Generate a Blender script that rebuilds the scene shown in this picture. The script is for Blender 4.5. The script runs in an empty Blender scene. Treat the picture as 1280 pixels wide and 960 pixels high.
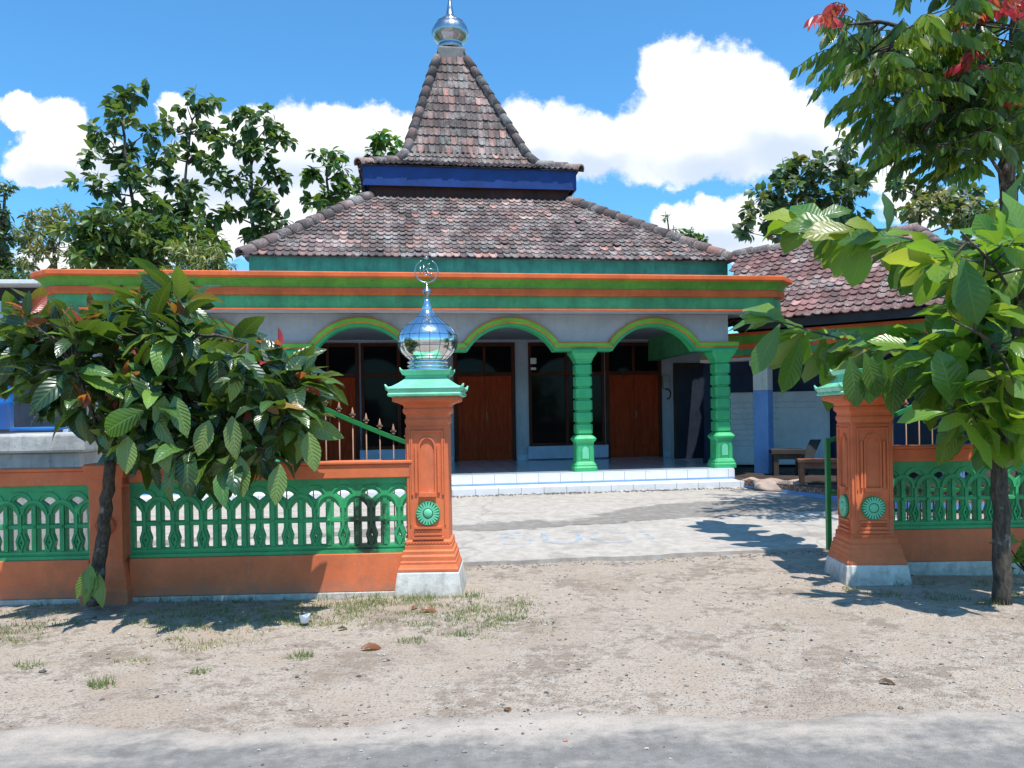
import bpy, bmesh, math, random
import numpy as np
from mathutils import Vector, Matrix, noise as mnoise
random.seed(7); rng = np.random.default_rng(7)
S = bpy.context.scene; COL = S.collection
PI = math.pi; H = 1.55; F = 1000.0; ROLL = 0.016; YH = 518.0

def P(x, y, D):
    """where a sight line of the survey photograph meets the distance D in front of the camera"""
    u = x-640; v = y-YH
    return Vector(((u-ROLL*v)*D/F, D, H-(v+ROLL*u)*D/F))
def gz(x, y):
    """ground height: level roadside, rising gently towards the mosque"""
    t = min(max((y-7.4)/7.0, 0), 1)
    return 0.14*t*t*(3-2*t) if y < 60 else 0.14

# ------------------------------------------------------------------ node helpers
class NT:
    def __init__(s, tree): s.t = tree; s.n = tree.nodes; s.l = tree.links
    def new(s, typ, ins=None, **props):
        nd = s.n.new(typ)
        for k, v in props.items(): setattr(nd, k, v)
        for k, v in (ins or {}).items(): s.set(nd, k, v)
        return nd
    def set(s, nd, k, v):
        sock = nd.inputs[k]
        if isinstance(v, bpy.types.NodeSocket): s.l.new(v, sock)
        elif isinstance(v, bpy.types.Node): s.l.new(v.outputs[0], sock)
        else:
            if isinstance(v, tuple) and len(v) == 3 and sock.type == 'RGBA': v = (*v, 1)
            sock.default_value = v
    def math(s, op, a, b=0.5, c=None, clamp=False):
        d = {0: a, 1: b}
        if c is not None: d[2] = c
        return s.new('ShaderNodeMath', d, operation=op, use_clamp=clamp).outputs[0]
    def vmath(s, op, a, b=None):
        d = {0: a}
        if b is not None: d[1] = b
        nd = s.new('ShaderNodeVectorMath', d, operation=op)
        return nd.outputs['Value'] if op in ('LENGTH', 'DOT_PRODUCT', 'DISTANCE') else nd.outputs['Vector']
    def mix(s, f, a, b, blend='MIX'):
        nd = s.n.new('ShaderNodeMix'); nd.data_type = 'RGBA'; nd.blend_type = blend
        s.set(nd, 0, f); s.set(nd, 6, a); s.set(nd, 7, b)
        return nd.outputs[2]
    def noise(s, vec, scale, detail=4, rough=.55, dist=0):
        return s.new('ShaderNodeTexNoise', {'Vector': vec, 'Scale': scale, 'Detail': detail, 'Roughness': rough, 'Distortion': dist}).outputs[0]
    def step(s, x, lo, hi, a=0., b=1.):
        return s.new('ShaderNodeMapRange', {0: x, 1: lo, 2: hi, 3: a, 4: b}, interpolation_type='SMOOTHSTEP').outputs[0]

def material(name):
    m = bpy.data.materials.new(name); m.use_nodes = True
    t = NT(m.node_tree); m.node_tree.nodes.clear()
    out = t.new('ShaderNodeOutputMaterial')
    b = t.new('ShaderNodeBsdfPrincipled')
    t.l.new(b.outputs[0], out.inputs[0])
    return m, t, b, out
def bump(t, b, h, strength=.3, dist=.01):
    nd = t.new('ShaderNodeBump', {'Height': h, 'Strength': strength, 'Distance': dist}); t.set(b, 'Normal', nd)
def paint(name, c, rough=.5, vary=.18, dirt=.25, dirtc=(.10, .085, .065), bs=.15, stain=None, spec=.4, splash=0., chalk=0.):
    """weathered wall paint: patchy tone, vertical streaks, worn specks"""
    m, t, b, _ = material(name)
    co = t.new('ShaderNodeNewGeometry').outputs['Position']
    n1 = t.noise(co, 2.2, 5, .6); n2 = t.noise(co, 14, 5, .65); n3 = t.noise(co, 90, 3, .6)
    st = t.noise(t.vmath('MULTIPLY', co, (9, 9, .9)), 1.5, 5, .6)
    lo = tuple(x*(1-vary) for x in c); hi = tuple(min(1, x*(1+vary)) for x in c)
    col = t.mix(t.step(n1, .3, .7), lo, hi)
    k = t.math('MULTIPLY', t.step(t.math('MULTIPLY_ADD', n2, .5, t.math('MULTIPLY', st, .6)), .52, .78), dirt)
    col = t.mix(k, col, dirtc)
    if chalk:
        col = t.mix(t.step(t.math('ADD', t.math('MULTIPLY', st, .6), t.math('MULTIPLY', n2, .45)), .60, .74, 0, chalk), col, tuple(min(1, x*.6+.32) for x in c))
        wv = t.noise(co, 3.2, 7, .75, .3); col = t.mix(t.step(t.math('ABSOLUTE', t.math('SUBTRACT', wv, .5)), .006, .001, 0, .35), col, dirtc)
    if splash:
        sz = t.new('ShaderNodeSeparateXYZ', {0: co}).outputs[2]
        k2 = t.math('ADD', t.step(sz, splash, 0., 0, .75), t.math('MULTIPLY_ADD', n2, 1.3, -.75))
        col = t.mix(t.step(k2, .2, .9, 0, .55), col, (.26, .19, .14))
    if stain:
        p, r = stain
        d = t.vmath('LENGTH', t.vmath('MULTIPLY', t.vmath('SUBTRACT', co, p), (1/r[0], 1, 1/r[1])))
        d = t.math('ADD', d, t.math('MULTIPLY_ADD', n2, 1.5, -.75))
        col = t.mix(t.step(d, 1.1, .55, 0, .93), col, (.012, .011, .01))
    t.set(b, 'Base Color', col); t.set(b, 'Specular IOR Level', spec)
    t.set(b, 'Roughness', t.step(n2, .2, .8, rough-.1, rough+.15))
    bump(t, b, t.math('MULTIPLY_ADD', n3, .35, n2), bs, .01)
    return m
M = {}
M['orange'] = paint('orange_paint', (.68, .165, .06), .65, .16, .22, (.25, .09, .05), splash=.32, chalk=.3)
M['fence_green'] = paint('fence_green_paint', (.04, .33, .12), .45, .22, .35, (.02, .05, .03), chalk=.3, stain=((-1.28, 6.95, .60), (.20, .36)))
M['green'] = paint('column_green_paint', (.045, .40, .15), .42, .15, .14, (.03, .10, .05))
M['arch_green'] = paint('arch_roll_green', (.17, .50, .06), .5, .15, .2)
M['arch_line'] = paint('arch_line_orange', (.82, .24, .035), .5, .15, .2)
M['rosette_green'] = paint('rosette_green_paint', (.16, .58, .34), .4, .15, .1)
M['cap_green'] = paint('cap_green_paint', (.20, .62, .38), .25, .2, .2, spec=.6)
M['leaf_green'] = paint('cornice_leaf_green', (.115, .33, .04), .55, .2, .45, (.05, .10, .03))
M['sea_green'] = paint('cornice_sea_green', (.08, .33, .13), .55, .25, .55, (.05, .12, .06), chalk=.25)
M['cornice_orange'] = paint('cornice_orange', (.66, .125, .028), .6, .18, .4, (.25, .09, .04))
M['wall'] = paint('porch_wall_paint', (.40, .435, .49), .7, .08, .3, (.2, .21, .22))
M['pale_blue'] = paint('pale_blue_paint', (.42, .52, .66), .7, .08, .2)
M['post_blue'] = paint('post_blue_paint', (.17, .33, .66), .5, .12, .15)
M['fascia_blue'] = paint('fascia_blue_paint', (.006, .034, .165), .45, .2, .2, (.02, .03, .08))
M['teal'] = paint('fascia_teal_paint', (.042, .21, .135), .5, .25, .35, (.02, .07, .06))
M['navy'] = paint('navy_paint', (.018, .028, .05), .5, .2, .2)
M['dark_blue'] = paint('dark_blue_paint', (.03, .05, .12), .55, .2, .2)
M['white'] = paint('white_paint', (.66, .66, .63), .6, .08, .35, (.30, .27, .22))
M['plinth'] = paint('whitewashed_concrete', (.62, .60, .55), .8, .14, .6, (.24, .22, .18), .6, splash=.25, chalk=.2)
M['grey_white'] = paint('board_paint', (.66, .69, .71), .55, .1, .2, (.3, .3, .32))
M['pink_trim'] = paint('pale_soffit_paint', (.58, .50, .48), .7, .1, .2)
M['concrete_tank'] = paint('raw_concrete', (.42, .41, .39), .9, .25, .6, (.15, .14, .13), .7)
M['blue_plastic'] = paint('blue_plastic', (.02, .16, .5), .35, .1, .15)
M['rust'] = paint('rusty_spear_metal', (.30, .17, .11), .6, .25, .3)
M['gate_green'] = paint('gate_green_enamel', (.02, .22, .06), .35, .15, .15)
M['black'] = paint('black_rubber', (.015, .015, .015), .6, .1, 0)
M['dark_wood'] = paint('dark_wood', (.045, .03, .022), .6, .3, .3)
M['red_wood'] = paint('red_brown_wood', (.24, .085, .045), .55, .25, .3)
M['dark_red'] = paint('shaded_red_wall', (.05, .018, .014), .8, .3, .4)
M['frame_wood'] = paint('dark_brown_frame', (.075, .020, .010), .55, .25, .2, spec=.15)
M['grey_steel'] = None
M['cloth'] = paint('dusty_mat_cloth', (.40, .30, .25), .95, .15, .3)
M['grey_box'] = paint('grey_meter_case', (.30, .32, .33), .5, .1, .1)
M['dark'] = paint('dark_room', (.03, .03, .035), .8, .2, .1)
M['ceiling'] = paint('porch_ceiling', (.20, .21, .23), .8, .08, .2)
M['paper'] = paint('pale_litter', (.75, .77, .8), .5, .1, .1)
M['stone'] = paint('stone', (.30, .26, .22), .9, .3, .4)

def wood():
    m, t, b, _ = material('varnished_red_wood')
    co = t.new('ShaderNodeTexCoord').outputs['Object']
    g = t.noise(t.vmath('MULTIPLY', co, (14, 14, 1.0)), 2.5, 6, .65, .6)
    f = t.noise(t.vmath('MULTIPLY', co, (60, 60, 3)), 3, 4, .6)
    col = t.mix(t.step(g, .3, .72), (.27, .028, .008), (.44, .066, .017))
    col = t.mix(t.math('MULTIPLY', f, .35), col, (.12, .014, .005))
    t.set(b, 'Base Color', col); t.set(b, 'Roughness', .5); t.set(b, 'Specular IOR Level', .06); bump(t, b, g, .12, .004)
    return m
M['wood'] = wood()
def glass():
    m, t, b, _ = material('dark_window_glass')
    t.set(b, 'Base Color', (.006, .006, .007)); t.set(b, 'Roughness', .06); t.set(b, 'Specular IOR Level', .09)
    co = t.new('ShaderNodeTexCoord').outputs['Object']; bump(t, b, t.noise(co, 1.3, 2), .05, .02)
    return m
M['glass'] = glass()
def chrome(name='polished_sheet_steel', c=(.74, .77, .80), r0=.07):
    m, t, b, _ = material(name)
    co = t.new('ShaderNodeTexCoord').outputs['Object']
    n = t.noise(co, 9, 3, .5); n2 = t.noise(co, 45, 3)
    t.set(b, 'Base Color', c); t.set(b, 'Metallic', 1.); t.set(b, 'Roughness', t.step(n2, .3, .8, r0, r0+.15))
    bump(t, b, n, .10, .02)
    return m
M['chrome'] = chrome(); M['grey_steel'] = chrome('dull_grey_steel', (.42, .44, .46), .22)
def floor_tile(name, c, size, grout, rough):
    m, t, b, _ = material(name)
    co = t.new('ShaderNodeTexCoord').outputs['Object']
    br = t.new('ShaderNodeTexBrick', {'Vector': co, 'Color1': tuple(x*.97 for x in c), 'Color2': c, 'Mortar': grout, 'Scale': 1., 'Mortar Size': .006, 'Brick Width': size, 'Row Height': size}, offset=0.)
    t.set(b, 'Base Color', t.mix(t.math('MULTIPLY', t.step(t.noise(co, 6, 5), .5, .8), .3), br.outputs[0], (.4, .38, .35))); t.set(b, 'Roughness', rough)
    return m
M['floor_tile'] = floor_tile('white_floor_tile', (.56, .62, .70), .4, (.4, .42, .45), .12)
def riser_tile(name, c, w, h, grout, rough=.3):
    m, t, b, _ = material(name)
    co = t.new('ShaderNodeTexCoord').outputs['Object']
    sx = t.new('ShaderNodeSeparateXYZ', {0: co})
    v = t.new('ShaderNodeCombineXYZ', {0: sx.outputs[0], 1: sx.outputs[2]})
    br = t.new('ShaderNodeTexBrick', {'Vector': v, 'Color1': tuple(x*.95 for x in c), 'Color2': c, 'Mortar': grout, 'Scale': 1., 'Mortar Size': .006, 'Brick Width': w, 'Row Height': h}, offset=0.)
    t.set(b, 'Base Color', t.mix(t.math('MULTIPLY', t.step(t.noise(co, 5, 5), .45, .8), .35), br.outputs[0], (.45, .40, .34))); t.set(b, 'Roughness', rough)
    return m
M['riser_tile'] = riser_tile('white_riser_tile', (.74, .74, .74), .4, 1.0, (.35, .34, .33))
def brick_edge():
    m, t, b, _ = material('patterned_brick_tile')
    co = t.new('ShaderNodeTexCoord').outputs['Object']
    vo = t.new('ShaderNodeTexVoronoi', {'Vector': co, 'Scale': 9.}, feature='DISTANCE_TO_EDGE')
    col = t.mix(t.step(vo.outputs[0], .02, .06), (.50, .40, .32), (.24, .10, .06))
    t.set(b, 'Base Color', t.mix(t.math('MULTIPLY', t.noise(co, 22, 4), .4), col, (.12, .07, .05))); t.set(b, 'Roughness', .7)
    return m
M['brick'] = brick_edge()
def attr_mat(name, rough, bs=0., scale=30, extra=None):
    m, t, b, _ = material(name)
    a = t.new('ShaderNodeAttribute', attribute_name='Col').outputs[0]
    co = t.new('ShaderNodeNewGeometry').outputs['Position']
    n = t.noise(co, scale, 5, .65); n2 = t.noise(co, 2.0, 4, .6)
    col = t.mix(t.step(n, .40, .68, 0, .7), a, (.045, .036, .033))
    if extra: col = t.mix(t.step(t.math('MULTIPLY', n2, t.noise(t.vmath('MULTIPLY', co, (1, 1, .5)), 38, 4, .75)), .24, .36, 0, .6), col, extra)
    t.set(b, 'Base Color', col); t.set(b, 'Roughness', rough)
    if bs: bump(t, b, n, bs, .01)
    return m
M['tile'] = attr_mat('weathered_clay_tile', .9, .6, 45, (.44, .41, .38))
M['pebble'] = attr_mat('pebbles', .9, .3, 60)
def bark(name, a, c):
    m, t, b, _ = material(name)
    co = t.new('ShaderNodeNewGeometry').outputs['Position']
    n = t.noise(t.vmath('MULTIPLY', co, (1, 1, .35)), 30, 6, .7, .4); n2 = t.noise(co, 7, 4)
    col = t.mix(t.step(n, .35, .7), a, c); col = t.mix(t.step(n2, .58, .68, 0, .6), col, (.30, .29, .26))
    t.set(b, 'Base Color', col); t.set(b, 'Roughness', .9); bump(t, b, n, .8, .02)
    return m
M['bark'] = bark('dark_bark', (.035, .027, .02), (.12, .095, .07))
M['bark_pale'] = bark('pale_bark', (.10, .085, .065), (.26, .22, .17))
def leafmat(name, rough, trans, veins=0.):
    m, t, b, out = material(name)
    a = t.new('ShaderNodeAttribute', attribute_name='Col').outputs[0]
    col = a
    if veins:
        uv = t.new('ShaderNodeUVMap').outputs[0]
        s = t.new('ShaderNodeSeparateXYZ', {0: uv}); au = t.math('ABSOLUTE', t.math('MULTIPLY_ADD', s.outputs[0], 2., -1.))
        ph = t.math('FRACT', t.math('MULTIPLY_ADD', s.outputs[1], 10., t.math('MULTIPLY', au, -2.1)))
        tri = t.math('ABSOLUTE', t.math('MULTIPLY_ADD', ph, 2., -1.))
        lat = t.step(tri, .16, .02); mid = t.step(au, .09, .03)
        v = t.math('MAXIMUM', lat, mid)
        col = t.mix(t.math('MULTIPLY', v, veins), a, t.mix(.55, a, (.42, .50, .18)))
        co = t.new('ShaderNodeNewGeometry').outputs['Position']
        col = t.mix(t.step(t.noise(co, 26, 3), .62, .75, 0, .35), col, (.10, .075, .03))
        bump(t, b, t.math('MULTIPLY', tri, t.math('SUBTRACT', 1., mid)), veins*1.3, .010)
    t.set(b, 'Base Color', col); t.set(b, 'Roughness', rough); t.set(b, 'Specular IOR Level', .7)
    tr = t.new('ShaderNodeBsdfTranslucent', {0: t.mix(1., t.mix(.25, col, (.30, .42, .02)), (1.7, 1.7, 1.1), 'MULTIPLY')})
    mx = t.new('ShaderNodeMixShader', {0: trans, 1: b.outputs[0], 2: tr.outputs[0]})
    t.l.new(mx.outputs[0], out.inputs[0])
    return m
M['leaf'] = leafmat('broad_glossy_leaf', .33, .42, .22); M['cacao_leaf'] = leafmat('cacao_leaf', .30, .22, .30)
M['far_leaf'] = leafmat('tree_leaf', .45, .28)
M['grass'] = leafmat('grass_blade', .6, .35)

# ------------------------------------------------------------------ mesh builder
class MB:
    def __init__(s): s.v = []; s.f = []; s.sm = []; s.c = []
    def add(s, vs, fs, smooth=False, col=None):
        o = len(s.v); s.v += [tuple(p) for p in vs]
        for f in fs: s.f.append(tuple(i+o for i in f)); s.sm.append(smooth)
        if col is not None: s.c += [col]*len(vs)
        return s
    def box(s, x0, x1, y0, y1, z0, z1, col=None):
        return s.add([(x0,y0,z0),(x1,y0,z0),(x1,y1,z0),(x0,y1,z0),(x0,y0,z1),(x1,y0,z1),(x1,y1,z1),(x0,y1,z1)],
              [(0,3,2,1),(4,5,6,7),(0,1,5,4),(1,2,6,5),(2,3,7,6),(3,0,4,7)], False, col)
    def obox(s, c, ax, ay, az):
        c, ax, ay, az = map(Vector, (c, ax, ay, az)); vs = []
        for sz in (-1, 1):
            for sx, sy in ((-1,-1),(1,-1),(1,1),(-1,1)): vs.append(c+ax*sx+ay*sy+az*sz)
        return s.add(vs, [(0,3,2,1),(4,5,6,7),(0,1,5,4),(1,2,6,5),(2,3,7,6),(3,0,4,7)])
    def lathe(s, prof, cx=0, cy=0, seg=24, smooth=True, flute=0):
        vs = []; fs = []; n = len(prof)
        for r, z in prof:
            for k in range(seg):
                a = 2*PI*k/seg; rr = r*(1+flute*math.cos(a*12)) if flute else r
                vs.append((cx+rr*math.cos(a), cy+rr*math.sin(a), z))
        for i in range(n-1):
            for k in range(seg):
                k2 = (k+1) % seg; fs.append((i*seg+k, i*seg+k2, (i+1)*seg+k2, (i+1)*seg+k))
        fs.append(tuple(range(seg))[::-1]); fs.append(tuple((n-1)*seg+k for k in range(seg)))
        return s.add(vs, fs, smooth)
    def square(s, prof, cx=0, cy=0, dy=0., chamfer=0.):
        """stack of square sections: prof is (half width, z)"""
        vs = []; fs = []; k = 8 if chamfer else 4
        for r, z in prof:
            rx, ry = r, r+dy; c = min(chamfer, r*.6)
            pts = [(-rx,-ry),(rx,-ry),(rx,ry),(-rx,ry)] if not chamfer else [(-rx+c,-ry),(rx-c,-ry),(rx,-ry+c),(rx,ry-c),(rx-c,ry),(-rx+c,ry),(-rx,ry-c),(-rx,-ry+c)]
            vs += [(cx+a, cy+b, z) for a, b in pts]
        for i in range(len(prof)-1):
            for j in range(k):
                j2 = (j+1) % k; fs.append((i*k+j, i*k+j2, (i+1)*k+j2, (i+1)*k+j))
        fs.append(tuple(range(k))[::-1]); n = len(prof)-1; fs.append(tuple(n*k+j for j in range(k)))
        return s.add(vs, fs)
    def tube(s, pts, radii, seg=7, smooth=True):
        pts = [Vector(p) for p in pts]; n = len(pts)
        if not hasattr(radii, '__len__'): radii = [radii]*n
        vs = []; fs = []; up = Vector((.13, .31, .94))
        for i, p in enumerate(pts):
            d = (pts[min(i+1, n-1)]-pts[max(i-1, 0)])
            d = d.normalized() if d.length > 1e-9 else Vector((0,0,1))
            a = d.cross(up)
            if a.length < .1: a = d.cross(Vector((1,0,0)))
            a.normalize(); b = d.cross(a)
            for k in range(seg):
                t = 2*PI*k/seg; vs.append(p+(a*math.cos(t)+b*math.sin(t))*radii[i])
        for i in range(n-1):
            for k in range(seg):
                k2 = (k+1) % seg; fs.append((i*seg+k, i*seg+k2, (i+1)*seg+k2, (i+1)*seg+k))
        fs.append(tuple(range(seg))[::-1]); fs.append(tuple((n-1)*seg+k for k in range(seg)))
        return s.add(vs, fs, smooth)
    def ribbon(s, path, w, y0, y1):
        """bar of rectangular section following a path in the XZ plane, from depth y0 (front) to y1"""
        n = len(path); vs = []; fs = []
        for i, (x, z) in enumerate(path):
            a = path[max(i-1, 0)]; b = path[min(i+1, n-1)]
            dx, dz = b[0]-a[0], b[1]-a[1]; l = math.hypot(dx, dz) or 1; nx, nz = -dz/l*w/2, dx/l*w/2
            vs += [(x+nx,y0,z+nz),(x-nx,y0,z-nz),(x-nx,y1,z-nz),(x+nx,y1,z+nz)]
        for i in range(n-1):
            for j in range(4):
                j2 = (j+1) % 4; fs.append((i*4+j, i*4+j2, i*4+4+j2, i*4+4+j))
        fs += [(3,2,1,0), (4*n-4,4*n-3,4*n-2,4*n-1)]
        return s.add(vs, fs)
    def sweep(s, prof, path, closed=False):
        """profile (outward, z) carried along a plan path, mitred"""
        n = len(path); k = len(prof); vs = []; fs = []
        for i in range(n):
            p = Vector(path[i]); a = Vector(path[i-1]) if (i or closed) else None; b = Vector(path[(i+1) % n]) if (i < n-1 or closed) else None
            d1 = (p-a).normalized() if a is not None else (b-p).normalized(); d2 = (b-p).normalized() if b is not None else d1
            n1 = Vector((d1.y, -d1.x)); n2 = Vector((d2.y, -d2.x)); m = (n1+n2).normalized(); m = m/max(.3, m.dot(n1))
            for o, z in prof: vs.append((p.x+m.x*o, p.y+m.y*o, z))
        for i in range(n if closed else n-1):
            i2 = (i+1) % n
            for j in range(k-1): fs.append((i*k+j, i2*k+j, i2*k+j+1, i*k+j+1))
        return s.add(vs, fs)
    def build(s, name, mat, parent=None, loc=None, recalc=True, bevel=0.):
        me = bpy.data.meshes.new(name); v = s.v
        if loc is not None: lx, ly, lz = loc; v = [(a-lx, b-ly, c-lz) for a, b, c in v]
        me.from_pydata(v, [], s.f)
        if s.c:
            at = me.color_attributes.new('Col', 'FLOAT_COLOR', 'POINT')
            at.data.foreach_set('color', np.array([(*c, 1) for c in s.c], dtype=np.float32).ravel())
        if recalc:
            bm = bmesh.new(); bm.from_mesh(me); bmesh.ops.recalc_face_normals(bm, faces=bm.faces); bm.to_mesh(me); bm.free()
        me.polygons.foreach_set('use_smooth', s.sm); me.update()
        o = link(name, me, mat, parent)
        if loc is not None and parent is None: o.location = loc
        if bevel:
            md = o.modifiers.new('bevel', 'BEVEL'); md.width = bevel; md.segments = 2; md.limit_method = 'ANGLE'; md.angle_limit = .6
        return o
def link(name, me, mat, parent=None):
    o = bpy.data.objects.new(name, me); COL.objects.link(o); me.materials.append(mat)
    if parent: o.parent = parent
    return o
def tag(o, label=None, cat=None, group=None, kind=None):
    for k, v in (('label', label), ('category', cat), ('group', group), ('kind', kind)):
        if v: o[k] = v
    return o
def empty(name, loc, rz=0., **k):
    o = bpy.data.objects.new(name, None); COL.objects.link(o); o.location = loc; o.rotation_euler = (0, 0, rz); o.empty_display_size = .2
    return tag(o, **k)
def copy_tree(o, parent=None):
    c = o.copy(); COL.objects.link(c)
    if parent: c.parent = parent
    for ch in list(o.children): copy_tree(ch, c)
    return c
def plate(loops, depth, bev=0.):
    """flat outline (first loop) with holes, given thickness: returns MB in XZ with y from -depth/2 to depth/2"""
    cu = bpy.data.curves.new('outline', 'CURVE'); cu.dimensions = '2D'; cu.fill_mode = 'BOTH'; cu.extrude = depth/2-bev; cu.bevel_depth = bev; cu.bevel_resolution = 1
    for lp in loops:
        sp = cu.splines.new('POLY'); sp.points.add(len(lp)-1); sp.use_cyclic_u = True
        for q, (x, z) in zip(sp.points, lp): q.co = (x, z, 0, 1)
    ob = bpy.data.objects.new('outline', cu); COL.objects.link(ob)
    dg = bpy.context.evaluated_depsgraph_get(); me = bpy.data.meshes.new_from_object(ob.evaluated_get(dg))
    mb = MB(); mb.add([(v.co.x, -v.co.z, v.co.y) for v in me.vertices], [tuple(p.vertices) for p in me.polygons])
    bpy.data.objects.remove(ob); bpy.data.curves.remove(cu); bpy.data.meshes.remove(me)
    return mb

# ------------------------------------------------------------------ leaves
def leaf_template(nl, shape, fold=.25):
    vs = []; uv = []; fs = []
    for i in range(nl+1):
        x = i/nl
        if shape == 'obovate': w = math.sin(PI*min(1, x**1.35))**.8*1.0
        elif shape == 'blade': w = 1-x
        else: w = math.sin(PI*x**.9)**.85
        if i == 0: w = .05
        if i == nl: w = .02 if shape != 'blade' else 0.03
        for j in (-1, -.5, 0, .5, 1) if nl > 3 else (-1, 0, 1):
            vs.append((x, j*w*.5, abs(j)*w*fold*.5 + (.06*math.sin(x*21)*abs(j)**2*w if nl > 3 else 0))); uv.append((.5+.5*j, x))
    m = 5 if nl > 3 else 3
    for i in range(nl):
        for j in range(m-1): fs.append((i*m+j, i*m+j+1, (i+1)*m+j+1, (i+1)*m+j))
    return np.array(vs), np.array(uv), np.array(fs)
def leaves(name, data, mat, parent, origin, nl=6, shape='oval', fold=.25):
    """data: list of (pos, dir, normal, length, width, droop, colour)"""
    T, UV, FS = leaf_template(nl, shape, fold); n = len(data); k = len(T)
    pos = np.array([d[0] for d in data], float)-np.array(origin); D = np.array([d[1] for d in data], float); N = np.array([d[2] for d in data], float)
    L = np.array([d[3] for d in data])[:, None]; W = np.array([d[4] for d in data])[:, None]; dr = np.array([d[5] for d in data])[:, None]; C = np.array([d[6] for d in data], float)
    D /= np.linalg.norm(D, axis=1, keepdims=True); Sd = np.cross(N, D); Sd /= np.maximum(np.linalg.norm(Sd, axis=1, keepdims=True), 1e-6); N = np.cross(D, Sd)
    x = T[None, :, 0]; y = T[None, :, 1]; z = T[None, :, 2]
    ang = dr*x; xs = np.where(np.abs(dr) > 1e-3, np.sin(ang)/np.where(np.abs(dr) > 1e-3, dr, 1), x); zs = -np.where(np.abs(dr) > 1e-3, (1-np.cos(ang))/np.where(np.abs(dr) > 1e-3, dr, 1), 0)
    V = pos[:, None, :] + D[:, None, :]*(L*xs)[..., None] + Sd[:, None, :]*(W*y)[..., None] + N[:, None, :]*(L*zs + W*z)[..., None]
    V = V.reshape(-1, 3); Fa = (FS[None]+(np.arange(n)*k)[:, None, None]).reshape(-1, 4)
    me = bpy.data.meshes.new(name); me.vertices.add(len(V)); me.vertices.foreach_set('co', V.ravel().astype(np.float32))
    me.loops.add(len(Fa)*4); me.loops.foreach_set('vertex_index', Fa.ravel().astype(np.int32))
    me.polygons.add(len(Fa)); me.polygons.foreach_set('loop_start', (np.arange(len(Fa))*4).astype(np.int32)); me.polygons.foreach_set('loop_total', np.full(len(Fa), 4, np.int32))
    me.update(calc_edges=True)
    me.polygons.foreach_set('use_smooth', np.ones(len(Fa), bool))
    uvl = me.uv_layers.new(name='UVMap'); uvl.data.foreach_set('uv', np.tile(UV, (n, 1))[Fa.ravel()].ravel().astype(np.float32))
    at = me.color_attributes.new('Col', 'FLOAT_COLOR', 'POINT'); cc = np.ones((n*k, 4), np.float32); cc[:, :3] = np.repeat(C, k, axis=0); at.data.foreach_set('color', cc.ravel())
    me.update()
    return link(name, me, mat, parent)
def rv(s=1.): return Vector((random.gauss(0, s), random.gauss(0, s), random.gauss(0, s)))
def jit(c, a=.25):
    k = 1+random.uniform(-a, a); return (c[0]*k*(1+random.uniform(-.15, .25)), c[1]*k, c[2]*k*(1+random.uniform(-.2, .2)))

# ================================================================== THE SETTING
def axis(pts):
    out = []
    for a, b, st in pts: out += list(np.arange(a, b, st))
    return out+[pts[-1][1]]
xs = axis([(-320, -60, 65), (-60, -12, 8), (-12, 12, .16), (12, 60, 8), (60, 320, 65)])
ys = axis([(-320, -60, 65), (-60, -4, 8), (-4, 3.4, .6), (3.4, 9.6, .11), (9.6, 18, .6), (18, 60, 7), (60, 420, 60)])
def rough_ground(x, y):
    z = gz(x, y)
    if 3 < y < 20 and abs(x) < 14:
        n = mnoise.noise(Vector((x*.9, y*1.4, 3.1)))*.022+mnoise.noise(Vector((x*3.2, y*4.1, 9.)))*.010
        z += n*min(1, max(0, (y-3.9)/.8))*min(1, max(.15, (14-y)/5)) - .012
    return z-.012*(y <= 3)
mb = MB(); nx = len(xs)
mb.v = [(x, y, rough_ground(x, y)) for y in ys for x in xs]
for j in range(len(ys)-1):
    for i in range(nx-1): mb.f.append((j*nx+i, j*nx+i+1, (j+1)*nx+i+1, (j+1)*nx+i)); mb.sm.append(True)
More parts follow.
